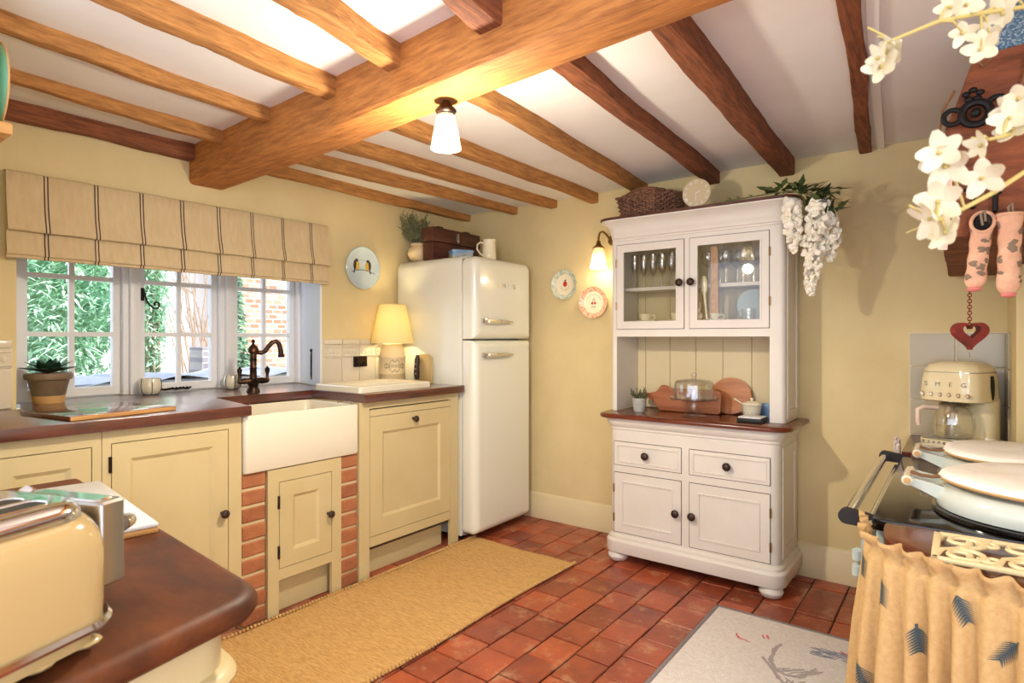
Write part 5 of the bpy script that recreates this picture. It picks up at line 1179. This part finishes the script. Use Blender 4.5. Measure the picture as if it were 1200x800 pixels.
spray('white blossom spray between the two others, in front of the iron ornament',[(1.412,-.430,1.02),(1.34,-.37,1.22),(1.18,-.23,1.42),(1.06,-.13,1.48),(.973,-.063,1.478),(.931,-.041,1.463),(.905,-.027,1.455)],
 [((.89,-.02,1.446),6),((.937,-.049,1.486),5),((.95,-.052,1.475),5),((.969,-.059,1.517),4),((.985,-.066,1.505),4),((.955,-.05,1.50),4)],.019,3)
# ------------------------------------------------------------------ peninsula
def rnd(P,k,r,n=8):
    a=Vector((*P[k-1],0)); b=Vector((*P[k],0)); c=Vector((*P[(k+1)%len(P)],0)); u=(a-b).normalized(); v=(c-b).normalized(); h=u.angle(v)/2; d=r/math.tan(h); ce=b+(u+v).normalized()*(r/math.sin(h)); p0=b+u*d; p1=b+v*d; out=[]
    a0=math.atan2(p0.y-ce.y,p0.x-ce.x); a1=math.atan2(p1.y-ce.y,p1.x-ce.x); da=(a1-a0+PI)%(2*PI)-PI
    return [(ce.x+r*math.cos(a0+da*i/n),ce.y+r*math.sin(a0+da*i/n)) for i in range(n+1)]
PEN_=[(.675,2.30),(.538,.915),(-.35,.585),(-.35,2.30)]
def penin(ins,r):
    u=[(.660-ins,2.12),(.556-ins,.928+ins*1.1),(-.35,.742+ins),(-.35,2.12)]; return [u[0]]+rnd(u,1,r)+[u[2],u[3]]
mb = MB(); mb.rings([[(x,y,z) for x,y in penin(i,.085-i*.5)] for i,z in ((.012,.757),(.003,.762),(-.002,.772),(-.002,.784),(.004,.794),(.012,.799),(.018,.800))]); tag(mb.build('peninsula_worktop','peninsula',loc=(.2,1.4,.78)),'worn dark wood peninsula top with a rounded corner under the toaster','worktop')
t = thing('peninsula_cabinet','cream peninsula cabinet with rounded corner and raised bands','cabinet',(.2,1.4,0))
mb = MB(); mb.rings([[(x,y,z) for x,y in penin(.040,.075)] for z in (.06,.757)]); mb.build('body','cab',t)
for zc in (.662,.600,.20,.10):
    mb = MB(); mb.rings([[(x,y,z) for x,y in penin(i,.08)] for i,z in ((.042,zc-.018),(.030,zc-.015),(.023,zc-.006),(.022,zc),(.025,zc+.008),(.032,zc+.013),(.042,zc+.016))],False,False); mb.build('raised_band','cab',t)
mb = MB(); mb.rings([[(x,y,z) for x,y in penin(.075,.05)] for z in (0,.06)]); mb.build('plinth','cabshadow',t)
# marble board with wooden edge
t = thing('marble_board','pale marble board with a wooden edge behind the toaster','serving board',(.50,1.66,.80)); a=math.radians(7.5)
mb = MB(); q=Matrix.Rotation(-a,3,'Z'); pv=Vector((.575,1.385,.8)); mb.box(.575-.26,.575,1.385,1.93,.813,.822,bev=.003,rot=q,piv=pv); mb.build('marble_top','marble',t)
mb = MB(); mb.box(.575-.26,.575,1.385,1.93,.8005,.813,bev=.003,rot=q,piv=pv); mb.build('wooden_edge','oakpale',t)
# ------------------------------------------------------------------ toaster (local: length along x, front is -y)
TX,TY=.125,1.001
t = thing('toaster','cream retro long slot toaster with chrome top and base','toaster',(TX,TY,.80),math.radians(20)); z=.80; t.scale=(1,1.42,1.075)
mb = MB(); loft(mb,[(.175,.085,.06,z+.010),(.183,.093,.066,z+.013),(.184,.094,.066,z+.030)],TX,TY,n=10); 
for x in (-.13,-.06,.01,.08,.14):
    mb.ell((TX+x,TY-.083,z+.012),(.022,.012,.006),10,6)
mb.build('base','cream',t)
mb = MB(); loft(mb,[(.188,.098,.07,z+.030),(.199,.105,.075,z+.033),(.201,.106,.076,z+.037),(.197,.103,.074,z+.042)],TX,TY,n=10); mb.build('base_trim','chrome',t)
mb = MB(); loft(mb,[(.193,.100,.074,z+.041),(.194,.1005,.074,z+.06),(.194,.1005,.074,z+.122),(.191,.098,.073,z+.142),(.184,.092,.07,z+.157),(.177,.086,.066,z+.165),(.168,.077,.06,z+.169)],TX,TY,n=10); mb.build('shell','cream',t)
mb = MB(); loft(mb,[(.174,.083,.064,z+.166),(.175,.084,.065,z+.171),(.171,.080,.062,z+.180),(.164,.075,.058,z+.1845),(.152,.068,.052,z+.1865)],TX,TY,n=10); mb.build('chrome_top','chrome',t)
for y in (-.046,-.016,.018,.048):
    for x0,x1 in ((-.145,.122),):
        mb = MB(); mb.prism(rrect(TX+(x0+x1)/2,TY+y,(x1-x0)/2,.0115,.011),z+.1862,z+.1872); mb.build('slot','blackmatt',t)
        mb = MB(); P=rrect(TX+(x0+x1)/2,TY+y,(x1-x0)/2+.002,.0130,.0125); mb.tube([(a,b,z+.1872) for a,b in P+[P[0]]],.0014,6); mb.build('slot_rim','chrome',t)
for y in (-.032,.033):
    mb = MB(); mb.tube([(TX-.145,TY+y,z+.1872),(TX+.122,TY+y,z+.1872)],.002,6); mb.build('guard_wire','chrome',t)
mb = MB(); loft(mb,[(.019,.056,.006,z+.058),(.022,.059,.008,z+.061),(.022,.059,.008,z+.168),(.019,.056,.006,z+.171)],TX+.2045,TY-.004); mb.build('control_panel','steel',t)
mb = MB(); loft(mb,[(.0165,.049,.006,z+.170),(.014,.047,.006,z+.173)],TX+.2045,TY-.004); mb.build('panel_cap','chrome',t)
for y,zz in ((-.028,.126),(.034,.132)):
    mb = MB(); mb.tube([(TX+.229,TY+y,z+zz),(TX+.243,TY+y,z+zz)],.006,8); mb.tube([(TX+.243,TY+y-.012,z+zz),(TX+.245,TY+y-.010,z+zz),(TX+.262,TY+y-.008,z+zz+.001),(TX+.268,TY+y-.006,z+zz)],[.010,.0125,.010,.007],12); mb.tube([(TX+.245,TY+y-.014,z+zz),(TX+.253,TY+y+.016,z+zz)],[.010,.009],12); mb.build('lever_knob','chrome',t)
for y,zz in ((-.036,.078),(.03,.078)):
    mb = MB(); mb.lathe([(.010,0),(.010,.006),(.008,.010),(.001,.011)],(TX+.2305,TY+y,z+zz),16,axis=Matrix(((0,0,1),(0,1,0),(-1,0,0)))); mb.build('dial','chrome',t)
mb = MB(); mb.tube([(TX+.176,TY+.035,z+.165),(TX+.176,TY+.035,z+.178),(TX+.183,TY+.035,z+.181)],[.006,.008,.007],10); mb.build('top_knob','chrome',t)
mb = MB(); mb.tube([(TX+.196,TY+.045,z+.16),(TX+.2,TY+.06,z+.166),(TX+.215,TY+.065,z+.168)],[.007,.009,.008],10); mb.build('side_knob','chrome',t)
for x in (-.13,.13):
    for y in (-.05,.05): mb = MB(); mb.lathe([(.012,0),(.012,.012)],(TX+x,TY+y,z),12); mb.build('foot','blackmatt',t)
# ------------------------------------------------------------------ shelf and plate at the far left edge
mb = MB(); mb.box(.425,.468,1.985,2.50,1.752,1.782,bev=.004); tag(mb.build('wall_shelf','oakpale',loc=(.44,2.2,1.77)),'small pale wooden shelf end at the upper left edge','shelf')
t = thing('green_plate','sea green plate standing on the shelf at the upper left edge','plate',(.445,2.12,1.782)); 
AXP=Matrix(((0,0,1),(0,1,0),(-1,0,0))); mb = MB(); mb.lathe([(.05,0),(.07,.003),(.115,.018),(.119,.022),(.115,.023),(.07,.010),(.001,.008)],(.437,2.10,1.902),44,axis=AXP,cap1=False); mb.build('dish','greenplate',t)
mb = MB(); mb.tube([(.437+.0215,2.10+.1185*math.cos(a),1.902+.1185*math.sin(a)) for a in [2*PI*i/48 for i in range(49)]],.0028,6); mb.build('gold_rim','padedge',t)
# ------------------------------------------------------------------ garden
mb = MB(); mb.box(-3,9,3.52,14,.30,.50); struct(mb.build('ground','greyslab'))
mb = MB(); rg_=random.Random(9)
def slab(u,v): x=.3+3.2*u; y=3.9+.75*v; return (x,y,.972+.008*math.sin(5*x+3*y)+.008*math.sin(9*y+x)+.012*math.sin(17*x+4*y))
mb.surf(slab,60,20); mb.box(.3,3.5,3.92,4.6,.501,.960)
tag(mb.build('garden_bench','greyslab',loc=(1.9,4.3,.6)),'grey sheeted low bench in the garden outside the window','bench')
def shrub(name,label,c,rad,n,ln,w,m,seed,stems=True,mins=.35):
    r=random.Random(seed); t=thing(name,label,'shrub',(c[0],c[1],.5)); mb=MB()
    for i in range(n):
        a=r.uniform(0,6.28); ct=r.uniform(-1,1); q=(mins+(1-mins)*r.random()**.45); st=math.sqrt(1-ct*ct); lump=1+.10*math.sin(5*a+ct*4)+.08*math.sin(11*a-ct*7)
        p=Vector((c[0]+rad[0]*q*lump*st*math.cos(a),c[1]+rad[1]*q*lump*st*math.sin(a),max(.56,c[2]+rad[2]*q*lump*ct)))
        mb.leaf(p,(r.uniform(-1,1),r.uniform(-1,.3),r.uniform(-.7,.7)),(r.uniform(-.4,.4),r.uniform(-.4,.4),1),ln*r.uniform(.7,1.3),w*r.uniform(.8,1.2),fold=.12)
    mb.build('foliage',m,t,smooth=False,recalc=False)
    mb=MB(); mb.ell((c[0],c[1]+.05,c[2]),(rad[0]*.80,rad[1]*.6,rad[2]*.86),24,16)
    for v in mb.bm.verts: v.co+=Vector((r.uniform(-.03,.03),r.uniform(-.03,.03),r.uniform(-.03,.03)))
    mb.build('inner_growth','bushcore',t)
    mb=MB()
    for i in range(9):
        a=r.uniform(0,6.28); mb.tube([(c[0]+.1*math.cos(a),c[1]+.1*math.sin(a),.5),(c[0]+rad[0]*.5*math.cos(a),c[1]+rad[1]*.5*math.sin(a),c[2]+rad[2]*.3)],.012,6)
    mb.build('stems','twig',t)
shrub('bamboo_bush','big green bamboo bush outside the left window',(1.46,5.25,1.62),(.50,.45,1.0),9500,.105,.02,'bush',1)
shrub('bamboo_bush','dense green bush outside the left half of the middle window',(2.29,5.75,1.55),(.17,.15,.95),3000,.095,.019,'bush',2)
shrub('conifer','small bright green conifer in the garden beyond the tap',(4.06,5.72,1.02),(.13,.13,.34),700,.06,.012,'bush',3)
mb = MB(); mb.box(1.9,3.455,7.0,7.15,.5,4.2); tag(mb.build('rendered_wall','render',loc=(2.7,7.1,.5)),'tall white rendered wall behind the bare climber','wall',kind='structure')
mb = MB(); mb.box(3.46,7.5,6.75,6.95,.5,4.0); tag(mb.build('brick_house','housebrick',loc=(5,7,.5)),'pale brick house wall seen through the right window','house',kind='structure')
mb = MB(); mb.box(3.02,6.8,5.95,6.12,.5,.90); tag(mb.build('garden_wall','housebrick',loc=(4,6,.5)),'low garden brick wall below the bare climber','wall',kind='structure')
mb = MB(); mb.box(2.84,3.0,5.90,6.17,.5,1.13,bev=.01); tag(mb.build('brick_pillar','housebrickside',loc=(3.5,6,.5)),'short dark brick pillar outside the middle window','pillar',kind='structure')
t = thing('ivy_plant','dark green ivy climbing the brick house at the right window','ivy',(3.58,6.7,.5)); mb=MB(); r=random.Random(4)
for i in range(1000):
    zz=r.uniform(.7,3.2); x=3.58+.10*r.uniform(-1,1)*(1+.5*math.sin(zz*3))+.05*math.sin(zz*2); y=6.73-.07*r.random(); mb.leaf((x,y,zz),(r.uniform(-1,1),r.uniform(-.6,0),r.uniform(-1,.3)),(0,-1,.3),.09,.07)
mb.build('foliage','ivy',t,smooth=False,recalc=False); mb=MB(); mb.tube([(3.58,6.72,.5),(3.60,6.73,1.5),(3.56,6.73,3.0)],.014,6); mb.build('stem','twig',t)
t = thing('bare_climber','leafless climber with thin twigs in front of the white garden wall','climber',(3.2,6.4,.5)); mb=MB(); r=random.Random(8)
for i in range(16):
    p=Vector((3.06+r.uniform(-.2,.2),6.45,.5)); d=Vector((r.uniform(-.18,.0),0,1)); P=[p.copy()]
    for k in range(9): d=(d+Vector((r.uniform(-.18,.18),0,0))).normalized(); p=p+d*.24; P.append(p.copy())
    mb.tube(P,[.011-.001*k for k in range(10)],5)
    for k in (3,5,6):
        b=P[k]; e=b+Vector((r.uniform(-.3,.08),0,r.uniform(.1,.35))); mb.tube([b,e],.004,4)
mb.build('twigs','twig',t)
# ------------------------------------------------------------------ light
W=bpy.data.worlds.new('World'); SC.world=W; W.use_nodes=True; bg=W.node_tree.nodes['Background']; bg.inputs[0].default_value=C(228,236,255); bg.inputs[1].default_value=WORLD
def lamp(name,kind,loc,power,col,size=.03,rot=None):
    l=bpy.data.lights.new(name,kind); l.energy=power; l.color=col[:3]
    if kind=='POINT': l.shadow_soft_size=size
    if kind=='SUN': l.angle=size
    o=bpy.data.objects.new(name,l); COL.objects.link(o); o.location=loc
    if rot: o.rotation_euler=rot
    return o
lamp('pendant_light','POINT',(1.385,1.30,1.75),PEND*.6,(1,.90,.72),.035)
q_=lamp('pendant_downlight','SPOT',(1.385,1.30,1.75),PEND*.9,(1,.90,.72)); q_.data.spot_size=math.radians(172); q_.data.spot_blend=.35; q_.data.shadow_soft_size=.035
lamp('table_lamp_light','POINT',(lx,ly,1.31),TAB,(1,.80,.44),.03)
lamp('wall_lamp_light','POINT',(3.27,1.785,1.655),WL,(1,.90,.68),.03)
lamp('added_room_fill','POINT',(-.05,-.78,1.80),FILL,(1,.83,.60),.12)  # added warm fill behind the camera, no lamp body, brightens the right side
u_=lamp('added_ceiling_fill','SPOT',(-.9,-.3,1.15),FILL_UP,(.95,.97,1)); u_.data.spot_size=math.radians(150); u_.data.spot_blend=.8; u_.data.shadow_soft_size=.15; u_.rotation_euler=Vector((.62,.42,.66)).to_track_quat('-Z','Y').to_euler()  # added neutral fill aimed upward to brighten the ceiling, no fitting modelled
s=lamp('sun','SUN',(4,-2,8),SUN,(1,.97,.92),.02); s.rotation_euler=Vector((-.55,.75,-.85)).to_track_quat('-Z','Y').to_euler()
# ------------------------------------------------------------------ camera
cam=bpy.data.cameras.new('camera'); co=bpy.data.objects.new('camera',cam); COL.objects.link(co); SC.camera=co
cam.sensor_width=36; cam.lens=21.0; cam.shift_y=-4/1200; cam.clip_start=.02
co.location=(0,0,1.22); co.rotation_euler=(PI/2,0,math.atan2(.6,.8)-PI/2)
cam.dof.use_dof=True; cam.dof.focus_distance=2.6; cam.dof.aperture_fstop=6.3
vs_=SC.view_settings; SC.display_settings.display_device='sRGB'; vs_.view_transform='Standard'; vs_.look='None'; vs_.exposure=EXPO; vs_.gamma=1; vs_.use_curve_mapping=False
SC.cycles.use_denoising=True; SC.cycles.max_bounces=10; SC.cycles.transparent_max_bounces=24; SC.cycles.sample_clamp_indirect=6; SC.cycles.caustics_reflective=False; SC.cycles.caustics_refractive=False
